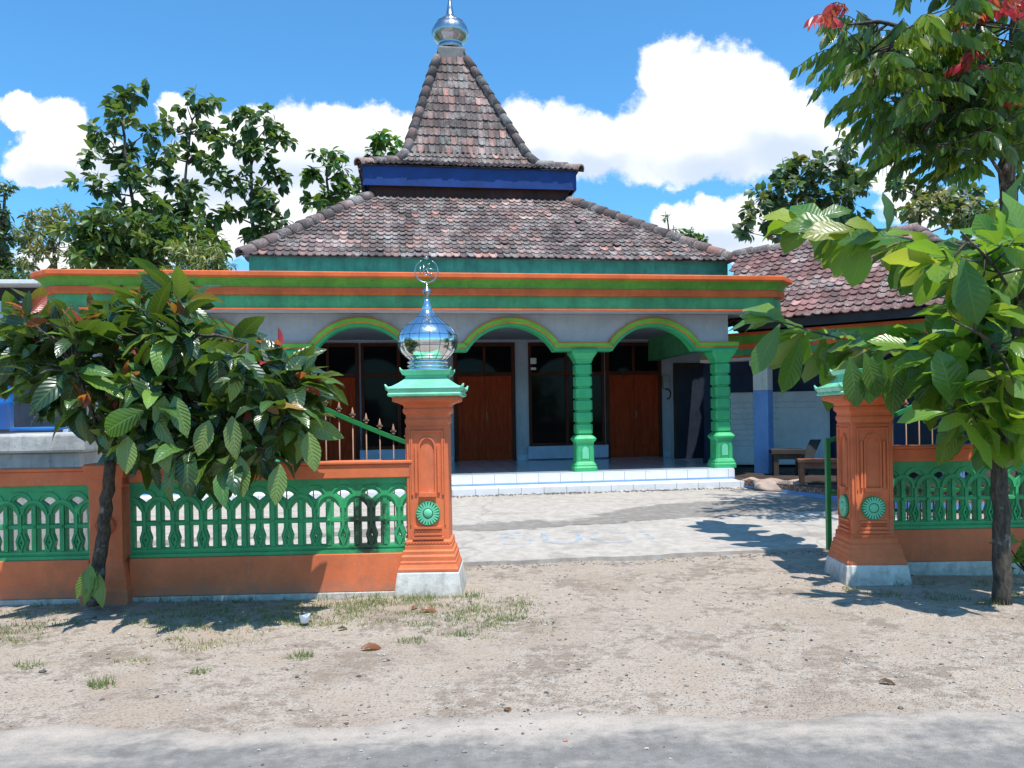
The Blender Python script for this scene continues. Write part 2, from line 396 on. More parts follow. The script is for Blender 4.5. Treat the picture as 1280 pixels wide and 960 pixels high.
def ground_mat():
    m, t, b, _ = material('bare_dirt_and_gravel')
    co = t.new('ShaderNodeNewGeometry').outputs['Position']
    n0 = t.noise(co, .35, 4, .6); n1 = t.noise(co, 1.6, 6, .65, .4); n2 = t.noise(co, 11, 6, .7); n3 = t.noise(co, 70, 4, .7)
    v = t.new('ShaderNodeTexVoronoi', {'Vector': co, 'Scale': 55.}); v2 = t.new('ShaderNodeTexVoronoi', {'Vector': co, 'Scale': 21.})
    col = t.mix(t.step(n1, .3, .7), (.36, .290, .228), (.55, .472, .395))
    col = t.mix(t.step(t.math('MULTIPLY_ADD', n1, .6, t.math('MULTIPLY', n2, .5)), .53, .64, 0, .75), col, (.255, .19, .14))
    col = t.mix(t.step(t.noise(co, .8, 5, .65, .8), .50, .60, 0, .5), col, (.34, .262, .20))
    col = t.mix(t.math('MULTIPLY', t.step(v.outputs[0], .34, .15, 0, .5), t.step(n1, .35, .6)), col, (.56, .52, .47))
    col = t.mix(t.math('MULTIPLY', t.step(v2.outputs[0], .22, .1, 0, .4), t.step(n0, .56, .4)), col, (.17, .135, .105))
    col = t.mix(t.math('MULTIPLY', t.step(n3, .6, .75, 0, .35), t.step(n1, .35, .6)), col, (.15, .12, .095))
    # the land beyond the compound is grown over
    sy = t.new('ShaderNodeSeparateXYZ', {0: co})
    far = t.math('MAXIMUM', t.step(sy.outputs[1], 24, 34), t.step(t.math('ABSOLUTE', sy.outputs[0]), 16, 26))
    col = t.mix(t.math('MULTIPLY', far, .85), col, (.055, .085, .025))
    t.set(b, 'Base Color', col); t.set(b, 'Roughness', .95); t.set(b, 'Specular IOR Level', .2)
    h = t.math('ADD', t.math('MULTIPLY', n2, 1.0), t.math('MULTIPLY_ADD', n3, .4, t.math('MULTIPLY', t.step(v.outputs[0], .4, .1), .35)))
    bump(t, b, t.math('MULTIPLY', h, t.step(n1, .3, .62, .35, 1.)), .9, .045)
    return m
tag(mb.build('ground', ground_mat(), recalc=False), kind='structure')

# road: old grey asphalt, broken edge
def edge_y(x): return 4.08+.02*x+.17*mnoise.noise(Vector((x*.8, 1.7, 0)))+.08*mnoise.noise(Vector((x*3.1, 5.7, 0)))+.025*mnoise.noise(Vector((x*11, 2.7, 0)))
mb = MB(); rx = axis([(-300, -30, 30), (-30, -6, 1.5), (-6, 6, .035), (6, 30, 1.5), (30, 300, 30)])
for x in rx:
    e = edge_y(x); hh = .006
    mb.v += [(x, -3.6, hh), (x, 1.5, hh), (x, 3.2, hh), (x, e-.14, hh), (x, e-.03, hh-.003), (x, e, -.03)]
for i in range(len(rx)-1):
    for j in range(5): mb.f.append((i*6+j, (i+1)*6+j, (i+1)*6+j+1, i*6+j+1)); mb.sm.append(True)
def road_mat():
    m, t, b, _ = material('worn_asphalt')
    co = t.new('ShaderNodeNewGeometry').outputs['Position']
    n1 = t.noise(t.vmath('MULTIPLY', co, (1, 2.2, 1)), 1.1, 6, .65, .5); n2 = t.noise(co, 9, 6, .7); n3 = t.noise(co, 85, 4, .7)
    v = t.new('ShaderNodeTexVoronoi', {'Vector': co, 'Scale': 75.})
    col = t.mix(t.step(n2, .3, .7), (.155, .147, .136), (.225, .212, .196))
    col = t.mix(t.step(v.outputs[0], .35, .12, 0, .4), col, (.38, .37, .36))
    col = t.mix(t.step(n3, .58, .74, 0, .5), col, (.09, .09, .09))
    sy = t.new('ShaderNodeSeparateXYZ', {0: co})
    e = t.math('ADD', t.step(sy.outputs[1], 3.35, 4.3, 0, .42), t.step(t.math('MULTIPLY', sy.outputs[0], -1.), 1.6, 2.6, 0, .3))
    dust = t.step(t.math('ADD', n1, t.math('MULTIPLY', e, .7)), .56, .86, 0, .75)
    col = t.mix(dust, col, (.30, .27, .235))
    col = t.mix(t.step(t.math('ADD', sy.outputs[1], t.math('ADD', t.math('MULTIPLY_ADD', n2, .7, -.35), t.math('MULTIPLY_ADD', n1, 1.4, -.7))), 3.55, 4.2, 0, .85), col, (.45, .385, .325))
    t.set(b, 'Base Color', col); t.set(b, 'Roughness', .95); t.set(b, 'Specular IOR Level', .08)
    bump(t, b, t.math('MULTIPLY_ADD', n3, .5, t.step(v.outputs[0], .4, .1)), .5, .008)
    return m
tag(mb.build('road', road_mat(), recalc=False), kind='structure')

# forecourt: poured concrete with a broken front edge
def slab_front(x): return 8.22+.13*(x+.6)+.10*mnoise.noise(Vector((x*1.3, 4, 0)))+.035*mnoise.noise(Vector((x*5., 8, 0)))
mb = MB(); sx = axis([(-9.5, -2, .5), (-2, 5.2, .04)]); sy = [0, .002, .03, .3, .8, 1.5, 2.5, 3.5, 4.5, 5.5, 7, 9]
for x in sx:
    f = slab_front(x)
    for k, d in enumerate(sy):
        y = f+d; mb.v.append((x, y, gz(x, y)+(-.05 if k == 0 else .030+.006*mnoise.noise(Vector((x*1.5, y*2, 0))))))
k = len(sy)
for i in range(len(sx)-1):
    for j in range(k-1): mb.f.append((i*k+j, (i+1)*k+j, (i+1)*k+j+1, i*k+j+1)); mb.sm.append(j > 1)
def slab_mat():
    m, t, b, _ = material('old_courtyard_concrete')
    co = t.new('ShaderNodeNewGeometry').outputs['Position']
    n1 = t.noise(t.vmath('MULTIPLY', co, (.7, 1.5, 1)), 1.0, 6, .65, .6); n2 = t.noise(co, 7, 6, .7); n3 = t.noise(co, 60, 4, .7)
    col = t.mix(t.step(n2, .3, .72), (.33, .295, .258), (.47, .428, .38))
    s = t.new('ShaderNodeSeparateXYZ', {0: co})
    # a worn older strip between two pours
    yy = t.math('ADD', s.outputs[1], t.math('MULTIPLY_ADD', n1, 1.6, -.8))
    yy = t.math('ADD', yy, t.math('MULTIPLY', s.outputs[0], -.22))
    wid = t.step(s.outputs[0], .6, 2.6, 0, 1.0)
    strip = t.math('MULTIPLY', t.step(yy, 10.35, 10.40), t.step(t.math('SUBTRACT', yy, wid), 10.85, 10.72))
    strip = t.math('MULTIPLY', strip, t.step(n2, .25, .5, .45, 1.))
    col = t.mix(t.math('MULTIPLY', strip, .75), col, t.mix(t.step(n2, .35, .7), (.11, .10, .09), (.24, .22, .20)))
    col = t.mix(t.step(n1, .52, .66, 0, .6), col, (.22, .20, .175))
    ln_ = t.math('ABSOLUTE', t.math('SUBTRACT', yy, 10.37)); col = t.mix(t.step(ln_, .05, .015, 0, .7), col, (.10, .09, .08))
    w = t.new('ShaderNodeTexVoronoi', {'Vector': t.vmath('ADD', co, t.vmath('MULTIPLY', t.new('ShaderNodeTexNoise', {'Vector': co, 'Scale': 2.}).outputs[1], (.5, .5, 0))), 'Scale': .22}, feature='DISTANCE_TO_EDGE')
    col = t.mix(t.step(w.outputs[0], .006, .002, 0, .35), col, (.2, .19, .18))
    t.set(b, 'Base Color', col); t.set(b, 'Roughness', .9); t.set(b, 'Specular IOR Level', .25)
    bump(t, b, t.math('ADD', n2, t.math('MULTIPLY', n3, .4)), .4, .012)
    return m
slab = mb.build('courtyard', slab_mat(), recalc=False); tag(slab, kind='structure')
# the painted word on the concrete, worn
def stroke(mb, pts, w):
    n = len(pts); vs = []; fs = []
    for i, (x, y) in enumerate(pts):
        a = pts[max(0, i-1)]; c = pts[min(n-1, i+1)]; dx, dy = c[0]-a[0], c[1]-a[1]; l = math.hypot(dx, dy) or 1
        for q in (-1, 1):
            px, py = x-dy/l*w/2*q, y+dx/l*w/2*q; vs.append((px, py, gz(px, py)+.041))
    for i in range(n-1): fs.append((2*i, 2*i+1, 2*i+3, 2*i+2))
    mb.add(vs, fs)
def arc(cx, cy, rx_, ry_, a0, a1, n=14): return [(cx+rx_*math.cos(math.radians(a0+(a1-a0)*i/n)), cy+ry_*math.sin(math.radians(a0+(a1-a0)*i/n))) for i in range(n+1)]
mb = MB()
stroke(mb, arc(.03, 9.78, .17, .17, 30, 270, 12)+arc(.03, 9.40, .19, .21, 90, -150, 12), .085)
stroke(mb, [(.37, 9.92), (.37, 9.45)]+arc(.57, 9.42, .20, .22, 180, 360, 12)+[(.77, 9.45), (.77, 9.92)], .085)
stroke(mb, arc(1.18, 9.58, .26, .36, 45, 320, 18), .085)
stroke(mb, [(1.58, 9.98), (1.64, 9.20)], .085)
def faded():
    m, t, b, out = material('faded_blue_lettering')
    co = t.new('ShaderNodeNewGeometry').outputs['Position']; n = t.noise(co, 6, 6, .75)
    t.set(b, 'Base Color', (.22, .46, .66)); t.set(b, 'Roughness', .9)
    tr = t.new('ShaderNodeBsdfTransparent'); mx = t.new('ShaderNodeMixShader', {0: t.step(n, .43, .66, .0, .50), 1: tr.outputs[0], 2: b.outputs[0]})
    t.l.new(mx.outputs[0], out.inputs[0]); return m
o = mb.build('ground_lettering', faded(), loc=(.8, 9.5, 0)); tag(o, 'worn pale blue painted word SUCI on the concrete forecourt', 'lettering')

# ================================================================== MOSQUE
PHI = .1435; C0 = math.asin(PHI)
mos = empty('mosque', (3.98, 15.25, 0), C0, label='green and orange village mosque with arcaded porch and steep tiled pyramid roof', cat='mosque')
FZ = .48; BAY = 2.69; COLA = [-BAY*i for i in range(5)]
# porch floor and steps
MB().box(-11.3, .12, -.30, 4.0, .05, FZ).build('porch_floor', M['floor_tile'], mos, bevel=.01)
MB().box(-11.3, .12, -.312, -.302, .31, FZ-.02).build('floor_riser', M['riser_tile'], mos)
MB().box(-11.3, .18, -.84, -.313, .0, .285).build('step', M['riser_tile'], mos, bevel=.008)
MB().box(-11.3, .13, -.318, -.3125, .286, .318).build('shadow_gap_strip', M['post_blue'], mos)  # blue strip painted in for the shadow gap between riser and step
# columns
def column():
    c = MB(); z = 1.15; hb = (2.47-1.15)/6
    for i in range(6):
        a = z+i*hb; c.square([(.125, a), (.125, a+.012), (.152, a+.03), (.152, a+hb-.03), (.125, a+hb-.012), (.125, a+hb)], chamfer=.035)
    col = c.build('column', M['green'], mos)
    MB().square([(.215,.48),(.215,.55),(.20,.575),(.20,.60),(.175,.645),(.165,.66),(.165,1.0),(.172,1.02),(.20,1.05),(.205,1.075),(.20,1.09),(.175,1.12),(.14,1.15)], chamfer=.03).build('pedestal', M['green'], col)
    MB().square([(.14,2.47),(.15,2.485),(.15,2.51),(.165,2.52),(.17,2.55),(.19,2.585),(.225,2.64),(.235,2.65),(.235,2.715)], chamfer=.02).build('capital', M['green'], col)
    nb = MB()
    def arch(w, z0, zs): return [(-w, z0)]+[(-w*math.cos(PI*i/10), zs+w*math.sin(PI*i/10)) for i in range(11)]+[(w, z0)]
    nb.ribbon(arch(.075, .70, .89), .014, -.178, -.163)
    nb.build('niche_frame', M['green'], col)
    pl = plate([arch(.06, .715, .885)], .008); pl.v = [(x, y-.168, zz) for x, y, zz in pl.v]
    pl.build('niche', M['rosette_green'], col)
    return col
c0 = column()
for i, a in enumerate(COLA):
    c = c0 if i == 0 else copy_tree(c0, mos)
    c.location = (a, 0, 0)
# arcade wall: one outline whose lower edge follows the arches
def arcade(x0, x1):
    R = .93; hw = .80; top = 3.155; zc = top-R; th = math.asin(hw/R); pts = []
    for i in range(4, 0, -1):
        cx = (COLA[i]+COLA[i-1])/2
        for q in range(21):
            a = -th+2*th*q/20; pts.append((cx+R*math.sin(a), zc+R*math.cos(a)))
    return [(x0, pts[0][1])]+pts+[(x1, pts[-1][1])]
low = arcade(-11.0, .12)
w = plate([[(x, z) for x, z in low]+[(.12, 3.375), (-11.0, 3.375)]], .24); w.build('arcade_wall', M['wall'], mos)
def offset(path, d):
    out = []
    for i, (x, z) in enumerate(path):
        a = path[max(0, i-1)]; b = path[min(len(path)-1, i+1)]; dx, dz = b[0]-a[0], b[1]-a[1]; l = math.hypot(dx, dz) or 1
        out.append((x-dz/l*d, z+dx/l*d))
    return out
low2 = arcade(-11.0, .30)
MB().ribbon(offset(low, .012), .034, -.147, .135).build('arch_soffit_lining', M['green'], mos)
for nm, d, wd, yo, mt in (('arch_intrados_band', .028, .05, -.15, 'green'), ('arch_inner_line', .064, .020, -.165, 'arch_line'), ('arch_green_roll', .108, .066, -.195, 'arch_green'), ('arch_outer_line', .152, .020, -.17, 'arch_line')):
    MB().ribbon(offset(low2, d), wd, yo, -.118).build(nm, M[mt], mos)
# porch side beam + ceiling
MB().box(-11.0, -10.76, .125, 4.0, 2.72, 3.375).build('side_beam', M['wall'], mos)
MB().box(-.12, .118, .125, 3.99, 2.78, 3.375).build('side_beam', M['sea_green'], mos)
MB().box(-10.75, -.125, .125, 3.99, 3.30, 3.36).build('porch_ceiling', M['ceiling'], mos)
# cornice slab: chamfered ends
path = [(-11.7, 4.6), (-11.7, -.60), (-11.45, -.85), (.68, -.85), (.93, -.60), (.93, 4.6)]
MB().add([(x, y, 3.38) for x, y in path]+[(x, y, 3.91) for x, y in path], [tuple(range(6))[::-1], tuple(range(6, 12))]+[(i, (i+1) % 6, 6+(i+1) % 6, 6+i) for i in range(6)]).build('porch_roof_slab', M['wall'], mos)
def band(nm, prof, mt): MB().sweep(prof, path).build(nm, M[mt], mos)
band('cornice_bottom_line', [(-.02, 3.345), (.035, 3.345), (.035, 3.375), (.004, 3.379)], 'cornice_orange')
band('cornice_green_band', [(.004, 3.379), (.012, 3.385), (.012, 3.590)], 'sea_green')
band('cornice_middle_line', [(.012, 3.590), (.06, 3.595), (.075, 3.615), (.075, 3.705), (.06, 3.720)], 'cornice_orange')
band('cornice_cavetto', [(.06, 3.720), (.062, 3.745), (.075, 3.780), (.10, 3.815), (.15, 3.840), (.155, 3.855)], 'leaf_green')
band('cornice_top_line', [(.155, 3.855), (.20, 3.860), (.21, 3.880), (.21, 3.940), (.19, 3.955), (-.3, 3.955)], 'cornice_orange')
# wall behind the porch, doors and windows
WB = 4.0
MB().box(-11.2, .42, WB, WB+.2, .2, 4.6).build('front_wall', M['wall'], mos)
MB().box(.22, .42, WB+.21, 13.2, .2, 4.6).build('side_wall', M['wall'], mos)
MB().box(-9.0, -8.8, WB+.21, 13.2, .2, 4.6).build('side_wall', M['wall'], mos)
MB().box(-8.79, .21, 13.0, 13.2, .2, 4.6).build('rear_wall', M['wall'], mos)
def door(x0, x1, z1=2.45, ztop=3.22):
    y = WB-.06; fr = MB()
    for a, b in ((x0, x0+.09), (x1-.09, x1)): fr.box(a, b, y, WB-.002, FZ, ztop)
    fr.box(x0+.09, x1-.09, y+.003, WB-.002, z1, z1+.09); fr.box(x0+.09, x1-.09, y+.003, WB-.002, ztop-.08, ztop)
    xm = (x0+x1)/2; fr.box(xm-.03, xm+.03, y+.004, WB-.002, z1+.09, ztop-.08)
    d = fr.build('door', M['frame_wood'], mos, bevel=.006)
    for s, a, b in ((-1, x0+.092, xm-.004), (1, xm+.004, x1-.092)):
        lf = MB(); lf.box(a, b, y+.03, WB-.004, FZ+.01, z1-.004)
        st = .10
        lf.box(a, a+st, y+.012, y+.0295, FZ+.01, z1-.004); lf.box(b-st, b, y+.012, y+.0295, FZ+.01, z1-.004)
        for za, zb in ((FZ+.01, FZ+.22), (z1-.14, z1-.004)): lf.box(a+st, b-st, y+.0125, y+.0295, za, zb)
        lf.box(a+st+.05, b-st-.05, y+.018, y+.0295, FZ+.30, z1-.22)
        lf.build('leaf', M['wood'], d, bevel=.005)
    MB().box(x0+.09, x1-.09, WB-.02, WB-.003, z1+.09, ztop-.08).build('transom_pane', M['glass'], d)
    hb = MB(); hb.box(xm+.03, xm+.05, y-.02, y+.011, 1.42, 1.60); hb.lathe([(.001, 1.46), (.02, 1.48), (.02, 1.52), (.001, 1.54)], xm+.04, y-.03, 8); hb.build('handle', M['rust'], d)
    return d
for a, b in ((-1.19, .19), (-4.80, -3.36), (-8.34, -6.94)): door(a, b)
def window(x0, x1, z0=.80, zm=2.45, ztop=3.22):
    y = WB-.05; fr = MB()
    for a, b in ((x0, x0+.07), (x1-.07, x1), ((x0+x1)/2-.04, (x0+x1)/2+.04)): fr.box(a, b, y, WB-.002, z0, ztop)
    xm = (x0+x1)/2
    for a, b in ((x0+.07, xm-.04), (xm+.04, x1-.07)):
        for za, zb in ((z0, z0+.07), (zm, zm+.08), (ztop-.07, ztop)): fr.box(a, b, y+.003, WB-.002, za, zb)
    w = fr.build('window', M['frame_wood'], mos, bevel=.005)
    for a, b in ((x0+.07, xm-.04), (xm+.04, x1-.07)):
        MB().box(a, b, WB-.02, WB-.003, z0+.07, zm).build('pane', M['glass'], w)
        MB().box(a, b, WB-.02, WB-.003, zm+.08, ztop-.07).build('pane', M['glass'], w)
    MB().box(x0-.05, x1+.05, WB-.14, WB-.052, z0-.30, z0-.004).build('sill_wall', M['pale_blue'], w, bevel=.01)
    return w
window(-3.04, -1.22); window(-6.90, -5.20)
for a, b in ((-11.1, -8.36), (-5.16, -4.82), (-3.34, -3.06), (.21, .40)): MB().box(a, b, WB-.03, WB-.002, FZ, FZ+.12).build('skirting', M['pale_blue'], mos)
# passage wall with a dark side door, right of the porch
MB().box(.43, 2.6, WB+.02, WB+.2, .1, 3.35).build('passage_wall', M['wall'], mos)
sd = MB(); 
for a, b in ((.50, .58), (1.30, 1.38)): sd.box(a, b, WB-.04, WB+.018, .42, 2.72)
sd.box(.58, 1.30, WB-.037, WB+.018, 2.63, 2.72); d = sd.build('side_door', M['dark_wood'], mos)
MB().box(.58, 1.30, WB-.01, WB+.017, .42, 2.63).build('leaf', M['navy'], d)
# electricity meter and its black hook beside the last door
em = MB().box(.20, .36, WB-.16, WB-.032, 2.12, 2.42).box(.22, .34, WB-.175, WB-.161, 2.26, 2.40)
e = em.build('electric_meter', M['grey_box'], mos, bevel=.01)
MB().tube([(.30+.09*math.cos(t), WB-.10, 1.98+.12*math.sin(t)) for t in np.linspace(1.9, -1.6, 12)], .016).build('cable', M['black'], e)
MB().box(-3.0, -2.86, WB-.12, WB-.052, 2.72, 2.86).build('notice_plate', M['white'], mos, bevel=.008)
MB().box(-2.99, -2.87, WB-.12, WB-.052, 2.58, 2.64).build('notice_plate', M['white'], mos, bevel=.008)

# ---------------------------------------------------------------- clay tile roofs
def tile_col():
    r = random.random(); k = random.uniform(.6, 1.08)
    if r < .42: c = (.125, .094, .088)
    elif r < .74: c = (.20, .135, .12)
    elif r < .90: c = (.31, .19, .165)
    elif r < .95: c = (.46, .24, .19)
    else: c = (.24, .215, .20)
    return tuple(x*k for x in c)
PROF = [(0, .026), (.14, .032), (.24, .008), (.5, .0), (.80, .004), (.90, .024), (1.0, .026)]
def tiles(mb, O, ex, ey, poly, tw=.21, th=.25, colf=tile_col):
    """S-shaped clay tiles on the plane O + s*ex + t*ey inside the outline poly (s,t)"""
    O, ex, ey = map(Vector, (O, ex, ey)); nrm = ex.cross(ey).normalized()
    if nrm.z < 0: nrm = -nrm
    def inside(s, t):
        c = False; n = len(poly)
        for i in range(n):
            (x1, y1), (x2, y2) = poly[i], poly[(i+1) % n]
            if (y1 > t) != (y2 > t) and s < (x2-x1)*(t-y1)/(y2-y1)+x1: c = not c
        return c
    ss = [p[0] for p in poly]; ts = [p[1] for p in poly]
    r0 = min(ts); rows = int(math.ceil((max(ts)-r0)/th))
    lowc = {}
    for r in range(rows):
        t0 = r0+r*th; n = int((max(ss)-min(ss))/tw)+2; wob = random.uniform(-.01, .01)
        for q in range(n):
            s0 = min(ss)+q*tw; sag = .025*mnoise.noise(Vector((s0*.6, t0*.6, O.y)))
            if not inside(s0+tw/2, min(t0+th*.5, max(ts)-.01)): continue
            lift = .030+random.uniform(-.006, .010)+(.025 if random.random() < .02 else 0); sk = random.uniform(-.008, .008); dt = random.uniform(-.010, .010)+wob
            c = colf(); g_ = mnoise.noise(Vector((s0*.9, t0*.35, O.x+4)))*.5+mnoise.noise(Vector((s0*3., t0*.8, O.x+9)))*.3; c = tuple(x*(1+.8*g_) for x in c)
            if mnoise.noise(Vector((s0*.5, t0*.7, O.x))) > .28 and random.random() < .6: c = tuple(min(.6, x*1.7) for x in c)
            vs = []
            for f, h in PROF:
                vs.append(O+ex*(s0+f*tw+sk)+ey*(t0-.035+dt)+nrm*(h+lift-.022+sag))
            for f, h in PROF:
                vs.append(O+ex*(s0+f*tw+sk)+ey*(t0-.035+dt)+nrm*(h+lift+sag))
            for f, h in PROF:
                vs.append(O+ex*(s0+f*tw)+ey*(t0+th+.01)+nrm*(h+sag))
            k = len(PROF); fs = []
            for j in range(k-1): fs += [(j, j+1, k+j+1, k+j), (k+j, k+j+1, 2*k+j+1, 2*k+j)]
            mb.add(vs, fs, False, c)
def ridge(mb, a, b, r=.13, ln=.40, lift=.03):
    a, b = Vector(a), Vector(b); d = b-a; L = d.length; d.normalize(); n = max(1, int(L/ln)); ln = L/n
    side = d.cross(Vector((0,0,1))).normalized(); up = side.cross(d).normalized()
    for i in range(n):
        p0 = a+d*(i*ln-.03); p1 = a+d*((i+1)*ln+.03); c = tile_col(); c = tuple(min(.5, x*1.25) for x in c); vs = []
        r0, r1 = r*1.12, r*.92
        for p, rr, lf in ((p0, r0-.03, lift), (p0, r0, lift+.012), (p1, r1, lift)):
            for k in range(9):
                t = -.25+(PI+.5)*k/8; vs.append(p+side*rr*math.cos(t)+up*(rr*math.sin(t)+lf-.05))
        fs = []
        for q in range(2):
            for k in range(8): fs.append((q*9+k, q*9+k+1, q*9+k+10, q*9+k+9))
        mb.add(vs, fs, True, c)
def hip_roof(name, cx, cy, h0, z0, h1, z1, tw=.21, th=.25, dx=0.):
    """four sloping sides between half widths h0 (low) and h1 (high)"""
    base = MB()
    base.add([(cx+a*h0, cy+b*h0, z0-.02) for a, b in ((-1,-1),(1,-1),(1,1),(-1,1))]+[(cx+dx+a*h1, cy+b*h1, z1-.02) for a, b in ((-1,-1),(1,-1),(1,1),(-1,1))],
             [(i, (i+1) % 4, 4+(i+1) % 4, 4+i) for i in range(4)]+[(4, 5, 6, 7), (3, 2, 1, 0)])
    t = MB(); rise = z1-z0
    for ex, ein in (((1,0), (0,1)), ((0,1), (-1,0)), ((-1,0), (0,-1)), ((0,-1), (1,0))):
        run = h0-h1+ein[0]*dx; sl = math.hypot(run, rise); sh_ = ex[0]*dx
        O = (cx-ein[0]*h0, cy-ein[1]*h0, z0); ey = (ein[0]*run/sl, ein[1]*run/sl, rise/sl)
        tiles(t, O, (*ex, 0), ey, [(-h0, 0), (h0, 0), (h1+sh_, sl), (-h1+sh_, sl)], tw, th)
    return base, t
g_pts = lambda cx, cy, h, z: [(cx+a*h, cy+b*h, z) for a, b in ((-1,-1),(1,-1),(1,1),(-1,1))]
RX, RY = -4.12, 8.60; LX = -3.80; SX = -4.40
b1, t1 = hip_roof('lower', LX, RY, 5.50, 5.04, 2.58, 7.12, .165, .225, RX-LX)
lr = t1.build('lower_roof', M['tile'], mos, recalc=False)
bb = b1; bb.c = [(.07, .05, .045)]*len(bb.v); bb.build('roof_deck', M['tile'], lr)
hr = MB()
for a, b in zip(g_pts(LX, RY, 5.52, 5.04), g_pts(RX, RY, 2.58, 7.14)):
    hr = MB(); ridge(hr, a, b, .15, .36); hr.build('hip_tiles', M['tile'], lr, recalc=False)
def fascia(h, z0, z1, mt, nm, th=.04, ribs=0, RX=RX):
    f = MB().sweep([(0, z0), (0, z1), (-th, z1), (-th, z0), (0, z0)], g_pts(RX, RY, h, 0) and [p[:2] for p in g_pts(RX, RY, h, 0)], True)
    if ribs:
        for sgn in (0, 1, 2, 3):
            n = int(2*h/ribs)
            for i in range(n+1):
                s = -h+.03+i*(2*h-.06)/n
                x, y = ((s, -h-.006), (h+.006, s), (s, h+.006), (-h-.006, s))[sgn]
                w_ = .012; f.box(RX+x-(w_ if sgn % 2 == 0 else .005), RX+x+(w_ if sgn % 2 == 0 else .005), RY+y-(w_ if sgn % 2 else .005), RY+y+(w_ if sgn % 2 else .005), z0+.005, z1-.005)
    return f.build(nm, M[mt], mos)
fascia(5.38, 4.70, 5.05, 'teal', 'lower_fascia', ribs=.24, RX=LX)
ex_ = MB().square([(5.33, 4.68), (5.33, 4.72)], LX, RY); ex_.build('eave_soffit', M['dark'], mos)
# clerestory box between the two roofs
MB().square([(2.57, 6.85), (2.57, 7.5)], RX, RY).build('clerestory_wall', M['dark_red'], mos)  # its red is darkened to carry the shade under the upper eave
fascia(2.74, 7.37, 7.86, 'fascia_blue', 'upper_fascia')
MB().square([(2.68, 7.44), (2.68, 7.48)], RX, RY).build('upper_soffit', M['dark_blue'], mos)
b2, t2 = hip_roof('skirt', RX, RY, 2.81, 7.89, 1.86, 8.28, .15, .26)
b4, t4 = hip_roof('flare', RX, RY, 1.86, 8.28, 1.62, 8.62, .15, .21)
b3, t3 = hip_roof('spire', RX, RY, 1.62, 8.62, .42, 11.68, .15, .28, SX-RX)
for q in (t3, t4): t2.add(q.v, q.f, False); t2.c += q.c
ur = t2.build('upper_roof', M['tile'], mos, recalc=False)
for q in (b2, b3, b4): q.c = [(.07, .05, .045)]*len(q.v)
b2.add(b3.v, b3.f); b2.c += b3.c; b2.add(b4.v, b4.f); b2.c += b4.c; b2.build('roof_deck', M['tile'], ur)
hr = MB()
for a, b in zip(g_pts(RX, RY, 2.83, 7.89), g_pts(RX, RY, 1.86, 8.30)):
    hr = MB(); ridge(hr, a, b, .13, .36); hr.build('hip_tiles', M['tile'], ur, recalc=False)
for a, b, c in zip(g_pts(RX, RY, 1.86, 8.30), g_pts(RX, RY, 1.62, 8.64), g_pts(SX, RY, .42, 11.70)):
    hr = MB(); ridge(hr, a, b, .13, .36); ridge(hr, b, c, .13, .36); hr.build('hip_tiles', M['tile'], ur, recalc=False)
M['collar'] = paint('grey_cement_collar', (.17, .165, .16), .9, .25, .5)
cap = MB().square([(.40, 11.60), (.39, 12.0), (.36, 12.06)], SX, RY).build('roof_collar', M['collar'], mos, bevel=.02)
rd = MB().lathe([(.33,12.09),(.36,12.12),(.36,12.20),(.33,12.22),(.35,12.30),(.46,12.40),(.52,12.52),(.53,12.60),(.50,12.72),(.42,12.84),(.38,12.86),(.39,12.89),(.30,12.93),(.22,13.02),(.13,13.09),(.11,13.11),(.085,13.30),(.06,13.45),(.05,13.47),(.04,14.1),(.004,14.4)], SX, RY, 36, True, .02).build('roof_dome', M['grey_steel'], mos)

# ================================================================== SIDE WING
wing = empty('side_building', (7.3, 13.5, 0), -.663, label='low side building with tiled hip roof and open verandah on blue posts', cat='building')
wt = MB(); sl = math.hypot(2.6, 1.85); eyv = (0, 2.6/sl, 1.85/sl)
def wcol():
    r = random.random(); k = random.uniform(.8, 1.15)
    c = (.17, .085, .08) if r < .5 else (.23, .115, .105) if r < .82 else (.36, .20, .18) if r < .9 else (.11, .07, .068)
    return tuple(x*k for x in c)
# front slope, cut where it meets the mosque
poly = [(-3.75, 0), (1.0, 0), (-.9, sl), (-4.7, sl)]
tiles(wt, (0, 0, 3.3), (1, 0, 0), eyv, poly, .17, .21, wcol)
tiles(wt, (1.0, 0, 3.3), (0, 1, 0), (-1.9/math.hypot(1.9, 1.85), 0, 1.85/math.hypot(1.9, 1.85)), [(0, 0), (5.2, 0), (2.6, math.hypot(1.9, 1.85))], .17, .21, wcol)
wr = wt.build('roof', M['tile'], wing, recalc=False)
dk = MB().add([(-3.75,0,3.27),(1.0,0,3.27),(-.9,2.6,5.12),(-4.7,2.6,5.12),(1.0,5.2,3.27),(-5.4,5.2,3.27)], [(0,1,2,3),(1,4,2),(3,2,4,5),(0,3,5),(0,5,4,1)]); dk.c = [(.06,.04,.04)]*6
dk.build('roof_deck', M['tile'], wr)
for a, b in (((1.0, 0, 3.3), (-.9, 2.6, 5.15)), ((-.9, 2.6, 5.15), (-4.7, 2.6, 5.15)), ((1.0, 5.2, 3.3), (-.9, 2.6, 5.15))):
    h2 = MB(); ridge(h2, a, b, .125, .36); h2.build('ridge_tiles', M['tile'], wr, recalc=False)
MB().box(-3.7, .95, .02, .05, 3.12, 3.29).build('eave_board', M['dark'], wing)
BX0, BX1 = -4.6, .6
for nm, z0, z1, y, mt in (('beam_bottom_line', 2.62, 2.66, .44, 'cornice_orange'), ('beam_lower_band', 2.66, 2.79, .45, 'sea_green'), ('beam_middle_line', 2.79, 2.90, .425, 'cornice_orange'), ('beam_upper_band', 2.90, 3.06, .445, 'leaf_green'), ('beam_top_line', 3.06, 3.12, .43, 'cornice_orange')):
    MB().box(BX0, BX1, y, .75, z0, z1).build(nm, M[mt], wing)
